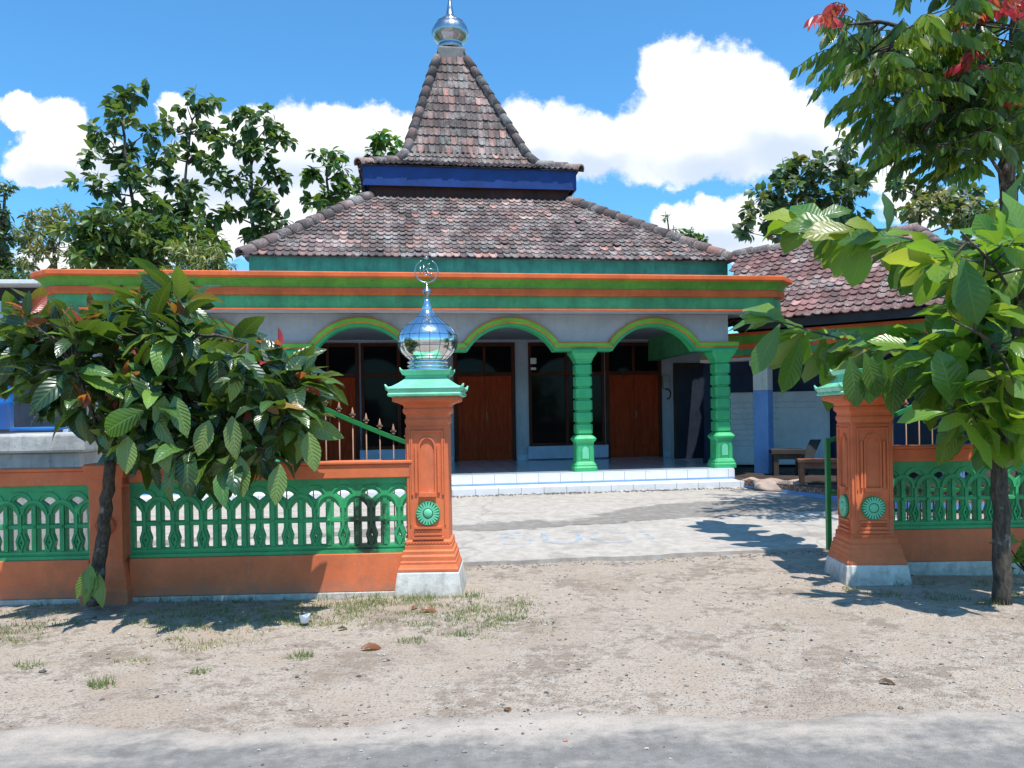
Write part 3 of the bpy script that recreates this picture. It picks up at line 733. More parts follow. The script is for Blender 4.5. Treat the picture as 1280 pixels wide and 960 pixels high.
MB().box(BX0, BX1, .43, .78, 2.56, 2.618).build('beam_soffit', M['pink_trim'], wing)
def post(x):
    p = MB().box(x-.15, x+.15, .47, .77, .24, 1.95).build('post', M['post_blue'], wing, bevel=.012)
    MB().box(x-.148, x+.148, .472, .768, 1.952, 2.40).square([(.148, 2.40), (.20, 2.46), (.20, 2.558)], x, .62).build('post_head', M['white'], p, bevel=.01)
    return p
for x in (-3.35, .02): post(x)
MB().box(-6.5, 3.2, 3.0, 3.2, .2, 3.25).build('rear_wall', M['dark_blue'], wing)
MB().box(3.0, 3.2, -.5, 2.99, .2, 3.0).build('end_wall', M['dark_blue'], wing)
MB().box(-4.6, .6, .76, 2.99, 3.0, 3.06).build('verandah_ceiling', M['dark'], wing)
MB().box(-1.2, -.3, 2.94, 2.998, .3, 2.4).build('wall_door', M['navy'], wing)
# verandah floor in world shape: edge runs towards the road
fl = [(4.12, 14.6), (4.30, 14.2), (5.35, 11.5), (9.6, 10.2), (12.0, 13.0), (7.4, 19.0), (4.2, 19.0)]
vf = MB().add([(x, y, .02) for x, y in fl]+[(x, y, .30) for x, y in fl], [tuple(range(7))[::-1], tuple(range(7, 14))]+[(i, (i+1) % 7, 7+(i+1) % 7, 7+i) for i in range(7)])
def to_local(mbx, root):
    bpy.context.view_layer.update(); inv = (Matrix.Translation(root.location) @ Matrix.Rotation(root.rotation_euler.z, 4, 'Z')).inverted()
    mbx.v = [tuple(inv @ Vector(p)) for p in mbx.v]; return mbx
to_local(vf, wing).build('verandah_floor', M['dark_wood'], wing)  # dark colour stands in for the shade lying on this floor
ed = MB()
for (a, b) in ((fl[0], fl[1]), (fl[1], fl[2]), (fl[2], fl[3])):
    d = (Vector(b)-Vector(a)).normalized(); n = Vector((d.y, -d.x))
    if n.x > 0 and a != fl[2]: n = -n
    m_ = (Vector(a)+Vector(b))/2; L = (Vector(b)-Vector(a)).length/2
    ed.obox((m_.x+n.x*.012, m_.y+n.y*.012, .255), (d.x*L, d.y*L, 0), (n.x*.01, n.y*.01, 0), (0, 0, .047))
to_local(ed, wing).build('brick_edging', M['brick'], wing)
ed = MB()
for (a, b) in ((fl[0], fl[1]), (fl[1], fl[2]), (fl[2], fl[3])):
    d = (Vector(b)-Vector(a)).normalized(); n = Vector((d.y, -d.x))
    if n.x > 0 and a != fl[2]: n = -n
    m_ = (Vector(a)+Vector(b))/2; L = (Vector(b)-Vector(a)).length/2
    ed.obox((m_.x+n.x*.02, m_.y+n.y*.02, .16), (d.x*L, d.y*L, 0), (n.x*.02, n.y*.02, 0), (0, 0, .046))
to_local(ed, wing).build('blue_edging', M['post_blue'], wing)
# things on the verandah
wb = empty('whiteboard', P(968, 580, 17.6), -.25, label='large white board with faint grey writing leaning behind the blue post', cat='whiteboard')
MB().box(-1.15, 1.12, -.02, .02, .02, 1.56).build('panel', M['grey_white'], wb, bevel=.004)
MB().box(-1.18, -1.152, -.03, .03, 0, 1.58).box(1.122, 1.15, -.03, .03, 0, 1.58).box(-1.152, 1.122, -.03, .03, 1.562, 1.585).box(-1.152, 1.122, -.03, .03, -.01, .018).build('frame', M['white'], wb)
random.seed(3)
for r in range(9):
    x = -1.0+random.uniform(0, .1); z0_ = 1.36-r*.12; pts = []
    while x < (.1+random.uniform(-.2, .2) if r > 1 else .9): pts.append((x, z0_+random.uniform(-.016, .018))); x += random.uniform(.012, .04)
    MB().ribbon(pts, .007, -.0225, -.0205).build('writing', M['grey_box'], wb)
def table(name, loc, rz, w, d, h, mat, label, cat, tt=.05, lg=.06):
    t = empty(name, loc, rz, label=label, cat=cat)
    MB().box(-w/2, w/2, -d/2, d/2, h-tt, h).build('top', mat, t, bevel=.006)
    for sx in (-1, 1):
        for sy_ in (-1, 1): MB().box(sx*(w/2-lg)-lg/2, sx*(w/2-lg)+lg/2, sy_*(d/2-lg)-lg/2, sy_*(d/2-lg)+lg/2, 0, h-tt-.001).build('leg', mat, t, bevel=.004)
    MB().box(-w/2+lg*1.6, w/2-lg*1.6, -d/2+lg*.8, -d/2+lg*1.1, h-tt-.10, h-tt-.002).build('apron', mat, t)
    return t
q = P(984, 592, 15.4); table('small_table', (q.x, q.y, .30), -.2, .62, .45, .50, M['dark_wood'], 'small dark wooden table in front of the white board', 'table', .09, .09)
q = P(1026, 612, 13.4); table('bench', (q.x, q.y, .30), -.25, .72, .4, .42, M['red_wood'], 'low red brown wooden bench on the verandah edge behind the gate', 'bench', .05, .06)
q = P(1012, 572, 15.2); ch = empty('folded_chair', (q.x, q.y, .30), -.3, label='dark folded chair leaning by the white board edge', cat='chair')
MB().obox((0, 0, .42), (.10, 0, 0), (0, .015, 0), (.12, .08, .26)).build('backrest', M['black'], ch, bevel=.01)
for sx in (-1, 1): MB().tube([(sx*.09-.15, .0, 0), (sx*.09-.02, .01, .38)], .014).build('leg', M['black'], ch)
# mat draped over the edge
nm = 14; mt_ = MB(); vs = []
for i in range(nm+1):
    for j in range(9):
        a = i/nm; bq = j/8; x = 4.16+.75*a+.10*math.sin(bq*3+a*5)*.3; y = 13.62+.95*bq-.62*a
        drop = max(0, .32-bq*1.0)
        z = .318+.022*math.sin(a*17+bq*4)+.018*math.sin(bq*13+a*3)-drop*.62*(.6+.4*math.sin(a*PI)); vs.append((x, y+drop*.55*(1-a*.3), max(z, gz(x, y)+.05)))
fs = [(i*9+j, (i+1)*9+j, (i+1)*9+j+1, i*9+j+1) for i in range(nm) for j in range(8)]
mt_.add(vs, fs, True); o = mt_.build('floor_mat', M['cloth'], loc=(4.5, 13.9, .3)); md = o.modifiers.new('solid', 'SOLIDIFY'); md.thickness = .012
tag(o, 'crumpled dusty beige mat draped over the verandah edge', 'mat')

# ================================================================== FENCE AND GATE
def panel_mb(w, h, n):
    """cast balustrade panel: rows of fan holes over interlaced arches"""
    p = w/n; holes = []
    def ell(cx, cz, rx_, rz_, a0, a1, k=8): return [(cx+rx_*math.cos(math.radians(a0+(a1-a0)*i/k)), cz+rz_*math.sin(math.radians(a0+(a1-a0)*i/k))) for i in range(k+1)]
    rel = MB(); z0 = h*.115; zr0, zr1 = h*.42, h*.475; zs = h*.62; zt = h*.75
    pw = p*.115
    for i in range(n):
        cx = (i+.5)*p                                   # stem with the lozenge
        f = ell(cx, h*.775, p*.27, h*.075, 168, 12)+[(cx+p*.13, h*.755), (cx, h*.715), (cx-p*.13, h*.755)]
        holes.append(f)
        for s in (-1, 1):
            xi = cx+s*(p*.5-pw); xo = cx+s*p*.105
            up = [(xi, zr1), (xi, zt)]+[(xi+(xo-xi)*(1-math.cos(math.radians(a))), zs-.01+(zt-zs)*math.cos(math.radians(a))*1.0) for a in (25, 50, 70, 88)]+[(xo, zr1)]
            holes.append(up if s > 0 else up[::-1])
            lo = [(xi, z0), (xi, zr0), (xo, zr0), (cx+s*p*.11, h*.35), (cx+s*p*.20, h*.25), (cx+s*p*.15, h*.16), (cx+s*p*.17, z0)]
            holes.append(lo)
        holes.append([(cx, h*.275), (cx+p*.055, h*.235), (cx, h*.19), (cx-p*.055, h*.235)])
    mb = plate([[(0, 0), (w, 0), (w, h), (0, h)]]+holes, .05, .004)
    # relief on the street face
    for i in range(n+1):
        x = i*p
        if 0 < i < n:
            rel.box(x-pw*.62, x+pw*.62, -.043, -.0245, z0, zt-.012)
            rel.lathe([(.001, 0), (p*.055, .001), (p*.055, .010), (.001, .016)], 0, 0, 8); k = 8*4
            rel.v[-k:] = [(x+a, -.043-c, zr0+.018+b) for a, b, c in rel.v[-k:]]
        a0, a1 = (0 if i < n else 90), (180 if i > 0 else 90)
        rel.ribbon([q for q in ell(x, zs-.008, p*.43, (zt-zs)+.032, a0, a1, 14)], p*.10, -.038, -.0245)
        rel.ribbon([q for q in ell(x+p*.5, h*.765, p*.40, h*.135, 8, 172, 12)], p*.07, -.034, -.0245) if i < n else None
    for i in range(n):
        cx = (i+.5)*p
        rel.ribbon([(cx, zs), (cx, h*.37)], p*.10, -.040, -.0245)
        rel.ribbon([(cx, h*.37), (cx+p*.13, h*.235), (cx, h*.10)], p*.05, -.040, -.0245); rel.ribbon([(cx, h*.37), (cx-p*.13, h*.235), (cx, h*.10)], p*.05, -.0402, -.0245)
    rel.box(.0, w, -.036, -.0245, zr0+.004, zr1-.004); rel.box(0, w, -.038, -.0245, h*.075, h*.105); rel.box(0, w, -.050, -.0245, 0, h*.045); rel.box(0, w, -.036, -.0245, h*.93, h)
    mb.add(rel.v, rel.f)
    return mb
fl_root = empty('fence', (-.88, 7.06, 0), .035, label='orange and green balustrade fence left of the gate', cat='fence')
def fence_run(root, x0, x1, dz, top, pan0, pan1, n, foot=.05):
    mb = MB().box(x0, x1, -.09, .09, foot, pan0).build('base_wall', M['orange'], root, bevel=.006)
    MB().box(x0, x1, -.10, .10, -.12, foot-.002).build('footing', M['plinth'], root, bevel=.008)
    p = panel_mb(x1-x0, pan1-pan0-.004, n); p.v = [(x0+a, b-.02, pan0+.002+c) for a, b, c in p.v]; p.build('panel', M['fence_green'], root)
    MB().box(x0, x1, -.085, .085, pan1, top-.03).box(x0, x1, -.10, .10, top-.029, top).build('coping', M['orange'], root, bevel=.008)
# left: two runs with a pier between
fence_run(fl_root, -2.44, .0, 0, 1.165, .36, 1.015, 10, .03)
fence_run(fl_root, -6.1, -2.78, 0, 1.15, .36, 1.0, 14, .03)
pr = MB().square([(.20,-.12),(.20,.10),(.185,.13),(.185,.20),(.165,.23),(.16,.30),(.14,.34),(.14,.98),(.15,1.0),(.15,1.06),(.165,1.09),(.175,1.17),(.16,1.185)], -2.61, 0).build('pier', M['orange'], fl_root, bevel=.005)
def rosette(r, mat, parent, c, ax='y'):
    """flower disc with petals, facing -y (or -x)"""
    bk = MB(); bk.lathe([(r*1.0, 0), (r*1.0, .016), (r*.97, .020), (r*.92, .016), (r*.90, .008), (.001, .008)], 0, 0, 32); mb = MB(); mb.lathe([(r*.40, .009), (r*.36, .026), (r*.26, .032), (.001, .034)], 0, 0, 20)
    for k in range(22):
        a = 2*PI*k/22; d = Vector((math.cos(a), math.sin(a), 0)); s = Vector((-d.y, d.x, 0))
        mb.obox(d*r*.68+Vector((0, 0, .016)), d*r*.25, s*r*.072, (0, 0, .008))
    for q in (mb, bk): q.v = [(c[0]+x, c[1]-z, c[2]+y) if ax == 'y' else (c[0]-z, c[1]+x, c[2]+y) for x, y, z in q.v]
    b_ = bk.build('rosette', M['fence_green'] if mat != M['orange'] else mat, parent); mb.build('petals', mat, b_)
    return b_
rosette(.085, M['orange'], fl_root, (-2.61, -.142, .66))
fr_root = empty('fence', (3.72, 7.52, 0), 0., label='orange and green balustrade fence right of the gate behind the tree trunk', cat='fence')
fence_run(fr_root, -.32, 4.4, 0, 1.20, .42, 1.05, 20, .12)

def gate_pillar(loc, rz, label):
    r = empty('gate_pillar', loc, rz, label=label, cat='pillar')
    MB().square([(.30, -.15), (.295, .0), (.268, .20)]).build('plinth', M['plinth'], r, bevel=.012)
    sh = MB().square([(.262,.202),(.262,.225),(.255,.235),(.243,.262),(.243,.285),(.235,.29),(.235,.33),(.222,.345),(.222,.375),(.205,.385),(.205,.42),(.20,.425),(.20,.455),(.182,.468),
        (.18,1.47),(.186,1.485),(.19,1.49),(.19,1.52),(.182,1.53),(.182,1.555),(.20,1.575),(.205,1.58),(.205,1.61),(.195,1.62),(.205,1.645),(.235,1.66),(.275,1.672),(.285,1.68),(.285,1.715)]).build('shaft', M['orange'], r, bevel=.005)
    tr = MB()
    def rect_frame(x, z0, z1, w=.016): 
        tr.box(-x-w, -x, -.194, -.179, z0, z1); tr.box(x, x+w, -.194, -.179, z0, z1); tr.box(-x, x, -.1935, -.179, z1-w, z1)
    rect_frame(.125, .86, 1.42); rect_frame(.145, .60, 1.45, .010)
    pts = [(-.07, .88)]+[(-.07*math.cos(PI*i/12), 1.27+.09*math.sin(PI*i/12)) for i in range(13)]+[(.07, .88)]
    tr.ribbon(pts, .014, -.196, -.179)
    for s in (-1, 1): tr.box(s*.098-.010, s*.098+.010, -.198, -.179, .88, 1.30)
    tr.box(-.075, .075, -.21, -.179, .845, .88)
    tr.box(-.12, .12, -.200, -.179, .565, .585); tr.box(-.12, .12, -.200, -.179, .51, .53); tr.box(-.135, .135, -.206, -.179, .475, .495)
    for k in range(9):
        x = -.105+k*.0262; tr.ribbon([(x-.012, .56), (x, .535), (x+.012, .56)], .007, -.195, -.179)
    for k in range(14): 
        x = -.18+k*.0277; tr.ribbon([(x-.012, .45), (x, .43), (x+.012, .45)], .006, -.207, -.199)
    # same panel on the inner faces
    n0 = len(tr.v); base = list(tr.v); fb = list(tr.f)
    tr.add([(y, -x, z) for x, y, z in base], fb)
    tr.build('relief', M['orange'], sh)
    rosette(.105, M['rosette_green'], r, (0, -.181, .70)); rosette(.105, M['rosette_green'], r, (-.181, 0, .70), 'x')
    cp = MB().square([(.30,1.717),(.318,1.722),(.322,1.742),(.312,1.75),(.318,1.765),(.328,1.79),(.318,1.80),(.285,1.81),(.24,1.835),(.20,1.865),(.18,1.885),(.18,1.90),(.205,1.91),(.215,1.93),(.225,1.95),(.205,1.952)]).build('cap', M['cap_green'], r, bevel=.004)
    hn = MB()
    for a in range(4):
        d = Vector((math.cos(PI/4+a*PI/2), math.sin(PI/4+a*PI/2), 0))
        hn.tube([d*.40+Vector((0,0,1.77)), d*.455+Vector((0,0,1.79)), d*.475+Vector((0,0,1.822))], [.022, .018, .006], 6)
        hn.tube([d*.27+Vector((0,0,1.93)), d*.305+Vector((0,0,1.95)), d*.315+Vector((0,0,1.972))], [.016, .012, .004], 6)
    hn.build('corner_horn', M['cap_green'], cp)
    dm = MB().lathe([(.185,1.952),(.188,1.965),(.168,1.972),(.168,1.982),(.186,1.988),(.186,1.999),(.168,2.004),(.168,2.014),(.185,2.02),(.185,2.031),(.166,2.036),(.168,2.05),(.20,2.075),(.238,2.115),(.262,2.165),(.27,2.215),(.262,2.265),(.235,2.315),(.195,2.355),(.145,2.395),(.10,2.43),(.068,2.462),(.048,2.495),(.044,2.51),(.048,2.515),(.036,2.53),(.026,2.57),(.020,2.60)], 0, 0, 28).build('dome', M['chrome'], r)
    sm = MB()
    prof = [(.168,2.045),(.20,2.075),(.238,2.115),(.262,2.165),(.27,2.215),(.262,2.265),(.235,2.315),(.195,2.355),(.145,2.395),(.10,2.43),(.068,2.462)]
    for k in range(18):
        a = 2*PI*k/18; sm.tube([((q-.001)*math.cos(a), (q-.001)*math.sin(a), z) for q, z in prof], .0022, 4)
    for q, z in prof[1:-1:2]: sm.tube([((q+.0005)*math.cos(2*PI*k/36), (q+.0005)*math.sin(2*PI*k/36), z) for k in range(37)], .0018, 4)
    sm.build('seam', M['black'], dm)
    fn = MB().lathe([(.012,2.60),(.016,2.615),(.034,2.645),(.046,2.66),(.034,2.675),(.014,2.70),(.006,2.71),(.005,2.745)], 0, 0, 14)
    fn.tube([(.103*math.cos(t), 0, 2.845+.103*math.sin(t)) for t in np.linspace(PI*.5+.45, PI*2.5-.45, 40)], [.004+.003*abs(math.sin(x)) for x in np.linspace(0, PI, 40)], 6)
    # the calligraphy inside the ring
    for st in ([(.055,.04),(.055,-.035)], [(.025,.06),(.025,-.03),(.012,-.042),(-.002,-.03)], [(-.002,-.03),(-.006,.045),(-.012,-.03),(-.03,-.04)], [(-.03,-.04),(-.045,-.02),(-.058,-.035),(-.045,-.05),(-.03,-.04)], [(-.01,.065),(-.02,.055),(-.03,.068)], [(-.07,.01),(-.03,.02),(.01,.012)]):
        fn.tube([(-x, 0, 2.845+z) for x, z in st], .0045, 5)
    fn.lathe([(.004,2.95),(.02,2.957),(.03,2.964),(.02,2.97),(.004,2.985)], 0, 0, 10)
    fn.build('finial', M['grey_steel'], dm)
    return r
gp = gate_pillar((-.745, 7.16, 0), 0., 'orange gate pillar with silver dome, left of the gateway')
g2 = copy_tree(gp); g2.location = (3.235, 7.36, -.04); g2.rotation_euler.z = -.05; g2['label'] = 'orange gate pillar at the right of the gateway under broad tree leaves'
for o in list(g2.children):
    if o.name.startswith('dome'):
        for q in list(o.children): bpy.data.objects.remove(q)
        bpy.data.objects.remove(o)
for o in (gp, g2): o['group'] = 'gate pillars'

def gate_leaf(loc, rz, sgn, label, ztop0):
    r = empty('gate_leaf', loc, rz, label=label, cat='gate', group='open gate leaves')
    W = 1.72; tz = lambda x: ztop0+.24*x+.34*(x/W)**1.5*W*.55
    fr = MB().box(-.022, .022, -.022, .022, .18, ztop0+.03)
    fr.box(sgn*W-.022, sgn*W+.022, -.022, .022, .18, tz(W)+.02)
    for z in (.22, .72): fr.box(min(.022, sgn*W+.022), max(-.022, sgn*W-.022), -.015, .015, z, z+.035)
    fr.build('frame', M['gate_green'], r, bevel=.003)
    MB().ribbon([(sgn*x, tz(x)) for x in np.linspace(.0, W, 16)], .04, -.02, .02).build('top_rail', M['gate_green'], r)
    n = 13
    for i in range(1, n):
        x = W*i/n; z = tz(x)
        MB().tube([(sgn*x, 0, .255), (sgn*x, 0, z-.02)], .0065, 6).build('bar', M['rust'], r)
        sp = MB().lathe([(.007, z+.018), (.007, z+.03), (.016, z+.036), (.016, z+.044), (.007, z+.05), (.009, z+.055), (.022, z+.068), (.012, z+.09), (.002, z+.135)], sgn*x, 0, 8)
        sp.tube([(sgn*x-.028, 0, z+.066), (sgn*x-.016, 0, z+.055), (sgn*x+.016, 0, z+.055), (sgn*x+.028, 0, z+.066)], .005, 5)
        sp.build('spear', M['rust'], r)
    return r
gate_leaf((-.63, 7.78, 0), -.03, -1, 'green gate leaf with rusty spears opened behind the left fence', 1.16)
gate_leaf((3.07, 7.80, 0), .06, 1, 'green gate leaf with rusty spears opened behind the right fence', 1.24)

# ================================================================== LEFT SIDE: tank, drum, neighbour
tk = empty('water_tank', (-5.05, 9.0, gz(0, 9)), .10, label='weathered grey concrete tank behind the left fence', cat='tank')
MB().box(-1.4, .33, -.40, .9, -.1, 1.20).build('body', M['concrete_tank'], tk, bevel=.02)
MB().box(-1.5, .42, -.48, 1.0, 1.202, 1.40).build('rim_slab', M['concrete_tank'], tk, bevel=.025)
dr = MB().lathe([(.28, 1.47), (.30, 1.49), (.30, 1.75), (.31, 1.77), (.30, 1.79), (.30, 2.05), (.31, 2.07), (.30, 2.09), (.29, 2.25), (.24, 2.28), (.05, 2.285)], -6.05, 9.15, 24).build('drum', M['blue_plastic'], loc=(-6.05, 9.15, 1.46)); tag(dr, 'blue plastic drum standing on the concrete tank', 'drum')
pp = MB().tube([(-5.55, 8.85, 1.475), (-5.0, 8.80, 1.475), (-4.86, 8.82, 1.49)], [.022, .022, .012], 8).build('pipe', M['blue_plastic'], loc=(-5.2, 8.85, 1.46)); tag(pp, 'short blue pipe lying on top of the concrete tank', 'pipe')
nb = empty('neighbour_house', (-11, 15, 0), .10, label='pale blue neighbouring house with thin flat roof at left edge', cat='house')
MB().box(-5, 2.55, 0, 6, 0, 3.85).build('wall', M['pale_blue'], nb)
MB().box(-5.2, 2.2, -.35, 6.1, 4.12, 4.20).build('roof', M['white'], nb, bevel=.01)
MB().box(-5.0, 2.35, .1, 5.9, 3.85, 4.115).build('gap_shade_fill', M['dark'], nb)  # dark block standing in for the shaded gap below the roof slab
MB().box(-4.6, 2.45, -.03, -.002, .05, 2.75).build('opening_shade', M['navy'], nb)  # flat dark sheet on the wall, standing in for the deep shade there
w_ = MB().box(-1.6, -.2, -.08, -.032, 1.1, 2.4).build('window', M['white'], nb, bevel=.008); MB().box(-1.5, -.3, -.09, -.081, 1.2, 2.3).build('pane', M['glass'], w_)

# ================================================================== TREES
def skeleton(mb, lines):
    for pts, r0, r1 in lines:
        pts = [Vector(p) for p in pts]; n = len(pts)
        # smooth the polyline
        out = []
        for i in range(n-1):
            a = pts[max(0, i-1)]; b = pts[i]; c = pts[i+1]; d = pts[min(n-1, i+2)]
            for q in range(5):
                t = q/5; out.append(.5*((2*b)+(c-a)*t+(2*a-5*b+4*c-d)*t*t+(3*b-a-3*c+d)*t**3))
        out.append(pts[-1]); m = len(out)
        mb.tube([p+rv(r0*.10) for p in out], [r0+(r1-r0)*i/(m-1) for i in range(m)], 8)
def nearest(lines, p):
    best = None; bd = 1e9
    for pts, r0, r1 in lines:
        for i in range(len(pts)-1):
            a, b = Vector(pts[i]), Vector(pts[i+1])
            for t in (0, .25, .5, .75, 1):
                q = a.lerp(b, t); d = (q-p).length
                if d < bd: bd = d; best = q
    return best
def whorl(out, tip, axis_, n, L, colf, droop=(.5, 1.2), wr=.42, spread=(.5, 1.1), up=.35):
    axis_ = axis_.normalized(); s = axis_.cross(Vector((0, 0, 1)))
    s = s.normalized() if s.length > .1 else Vector((1, 0, 0)); u = s.cross(axis_)
    a0 = random.uniform(0, 6.28)
    for k in range(n):
        a = a0+2.4*k; sp = random.uniform(*spread)
        d = axis_*math.cos(sp)+(s*math.cos(a)+u*math.sin(a))*math.sin(sp); d.z += up*.3; d.normalize()
        l = L*random.uniform(.65, 1.15)
        nm = Vector((0, 0, 1))+rv(.48)
        out.append((tip-axis_*random.uniform(0, .12)+d*.03, d, nm, l, l*wr*random.uniform(.85, 1.15), random.uniform(*droop), colf()))

# --- cacao tree left
D1 = 6.45
L1 = [([P(118, 756, 6.62), P(126, 690, 6.6), P(134, 625, 6.55), P(137, 575, 6.5)], .060, .045),
      ([P(137, 575, 6.5), P(165, 530, 6.4), P(225, 495, 6.25), P(300, 485, 6.2), P(370, 500, 6.2)], .035, .010),
      ([P(137, 575, 6.5), P(150, 510, 6.5), P(170, 450, 6.5), P(190, 390, 6.5), P(205, 355, 6.5)], .036, .008),
      ([P(137, 575, 6.5), P(105, 520, 6.6), P(60, 460, 6.7), P(15, 415, 6.8)], .032, .008),
      ([P(150, 510, 6.5), P(210, 450, 6.2), P(260, 420, 6.0), P(310, 430, 5.95)], .022, .007),
      ([P(137, 575, 6.5), P(110, 500, 6.1), P(90, 450, 5.9)], .022, .007),
      ([P(225, 495, 6.25), P(280, 530, 6.0), P(330, 560, 5.95)], .018, .006),
      ([P(150, 520, 6.5), P(190, 480, 6.9), P(250, 450, 7.1)], .02, .006)]
random.seed(11)
def cac():
    r = random.random()
    if r < .025: return jit((.20, .14, .04))
    if r < .10: return jit((.16, .26, .04))
    if r < .35: return jit((.06, .14, .028))
    return jit((.020, .060, .016))
tips = []
for x, y, rx_, ry_, n in ((200, 385, 38, 42, 15), (150, 440, 110, 42, 32), (65, 428, 55, 42, 18), (260, 485, 110, 58, 44), (358, 500, 44, 40, 19), (130, 495, 75, 38, 18), (290, 552, 70, 26, 16), (20, 455, 36, 26, 7), (200, 545, 65, 26, 12), (300, 580, 40, 14, 4)):
    for _ in range(int(n*1.85)):
        a = random.uniform(0, 6.28); rr = math.sqrt(random.uniform(.1, 1)); dd = random.gauss(0, .42)
        tips.append(P(x+rx_*rr*math.cos(a), y+ry_*rr*math.sin(a), D1+max(-.75, min(.5, dd))))
root = empty('cacao_tree', P(118, 756, 6.62), label='cacao tree with large drooping glossy leaves in front of the left fence', cat='tree'); og = root.location
tm = MB(); skeleton(tm, L1); data = []; red = []
for tp in tips:
    q = nearest(L1, tp); ax = (tp-q); 
    if ax.length > .05: tm.tube([q, q.lerp(tp, .5)+rv(.02), tp], [.009, .007, .004], 5)
    ax = (ax.normalized() if ax.length > .01 else Vector((0, 0, 1)))+Vector((0, 0, .15))
    whorl(data, tp, ax, random.randint(4, 7), random.choice((.2, .27, .32, .38)), cac, (.4, 1.6), .40, (.6, 1.35))
    if random.random() < .10: whorl(red, tp+Vector((0, 0, .05)), Vector((0, 0, 1))+rv(.3), 3, .20, lambda: jit((.30, .035, .03)), (.3, 1.2), .34, (.3, .9))
for x, y, D in ((30, 385, 6.3), (48, 405, 6.2), (58, 400, 6.2), (345, 440, 6.1), (385, 475, 6.0), (350, 465, 6.1)):
    whorl(red, P(x, y, D), Vector((0, -.3, 1)), 6, .22, lambda: jit((.36, .022, .05)), (.5, 1.6), .34, (.3, 1.2))
for k in range(5): data.append((P(112+k*3, 705+k*3, 6.45), Vector((random.uniform(-.5, .3), -.3, -1)), Vector((0, -1, .2))+rv(.2), .28, .10, .3, jit((.14, .22, .03))))
# pale leaves hanging towards the street
for x, y, dx in ((205, 495, -.05), (218, 495, .35), (290, 520, .1), (262, 525, -.3), (205, 545, .1), (160, 545, 0), (385, 540, .2), (350, 580, -.1), (300, 570, .1)):
    data.append((P(x, y, 5.72), Vector((dx, -.15, -1)), Vector((random.uniform(-.3, .3), -1, .25)), random.uniform(.26, .34), .14, .15, jit((.14, .24, .05), .1)))
tm.build('trunk', M['bark'], root, og); leaves('crown', data, M['cacao_leaf'], root, og, 6, 'oval', .22)
leaves('young_leaves', red, M['leaf'], root, og, 5, 'oval', .3)

# --- broad leaved tree right
L2 = [([P(1253, 758, 6.35), P(1252, 660, 6.35), P(1250, 560, 6.35), P(1262, 480, 6.35), P(1275, 380, 6.35), P(1285, 280, 6.35)], .072, .035),
      ([P(1262, 480, 6.35), P(1220, 452, 6.4), P(1150, 436, 6.9), P(1075, 430, 7.7), P(1010, 412, 8.8), P(960, 398, 9.6)], .026, .007),
      ([P(1275, 370, 6.35), P(1220, 310, 6.6), P(1140, 300, 7.2), P(1070, 288, 8.0), P(1005, 278, 8.8)], .026, .007),
      ([P(1262, 470, 6.35), P(1240, 430, 5.9), P(1190, 400, 5.6)], .018, .006),
      ([P(1275, 380, 6.35), P(1240, 330, 5.9), P(1200, 290, 5.7)], .018, .006),
      ([P(1262, 480, 6.35), P(1230, 500, 6.2), P(1190, 500, 6.1)], .018, .006),
      ([P(1275, 380, 6.35), P(1340, 330, 6.3), P(1420, 310, 6.3)], .03, .008),
      ([P(1262, 480, 6.35), P(1330, 450, 6.3), P(1420, 440, 6.3)], .03, .008)]
random.seed(21)
def brd():
    r = random.random()
    if r < .14: return jit((.24, .30, .035))
    if r < .55: return jit((.125, .25, .03))
    return jit((.06, .15, .025))
root = empty('broad_leaf_tree', P(1253, 758, 6.35), label='tree with big broad leaves and thin dark trunk before the right fence', cat='tree'); og = root.location
tm = MB(); skeleton(tm, L2); data = []
def spray(path, n, L, lo=.0, up=.6, droop=(.35, 1.0)):
    pts = [Vector(p) for p in path]
    for i in range(n):
        t = lo+(1-lo)*(i+random.random()*.6)/n; k = min(len(pts)-2, int(t*(len(pts)-1))); f = t*(len(pts)-1)-k
        p = pts[k].lerp(pts[k+1], min(1, f)); ax = (pts[k+1]-pts[k]).normalized(); flat = Vector((ax.x, ax.y*.4, 0)).normalized()
        if random.random() < .62:      # upper leaves spread along the bough, blades tipped to the light
            d = flat*random.uniform(-.2, 1.1)+Vector((random.gauss(0, .25), random.uniform(-.45, .35), random.uniform(-.05, .35))); nm = Vector((random.gauss(0, .25), -random.uniform(.35, 1.1), .8)); dr = random.uniform(.3, 1.0)
        else:
            d = flat*random.uniform(-.2, .8)+Vector((random.gauss(0, .2), random.uniform(-.4, .2), -random.uniform(.3, 1.))); nm = Vector((random.gauss(0, .4), -1, .5)); dr = random.uniform(.1, .6)
        l = L*p.y*random.uniform(.7, 1.2); data.append((p+d*.03, d, nm, l, l*.48*random.uniform(.85, 1.15), dr, brd()))
spray([P(1150, 436, 6.9), P(1075, 430, 7.7)], 22, .068, .0, .10); spray([P(1075, 430, 7.7), P(1010, 412, 8.8), P(960, 398, 9.6)], 26, .066, .0, .10)
spray([P(1140, 300, 7.2), P(1070, 288, 8.0)], 17, .070, .0, .12); spray([P(1070, 288, 8.0), P(1005, 278, 8.8)], 19, .066, .0, .12)
spray([P(1250, 470, 6.3), P(1220, 452, 6.4), P(1150, 436, 6.9)], 22, .066, 0, .1); spray([P(1260, 350, 6.3), P(1220, 310, 6.6), P(1140, 300, 7.2)], 22, .068, 0, .15)
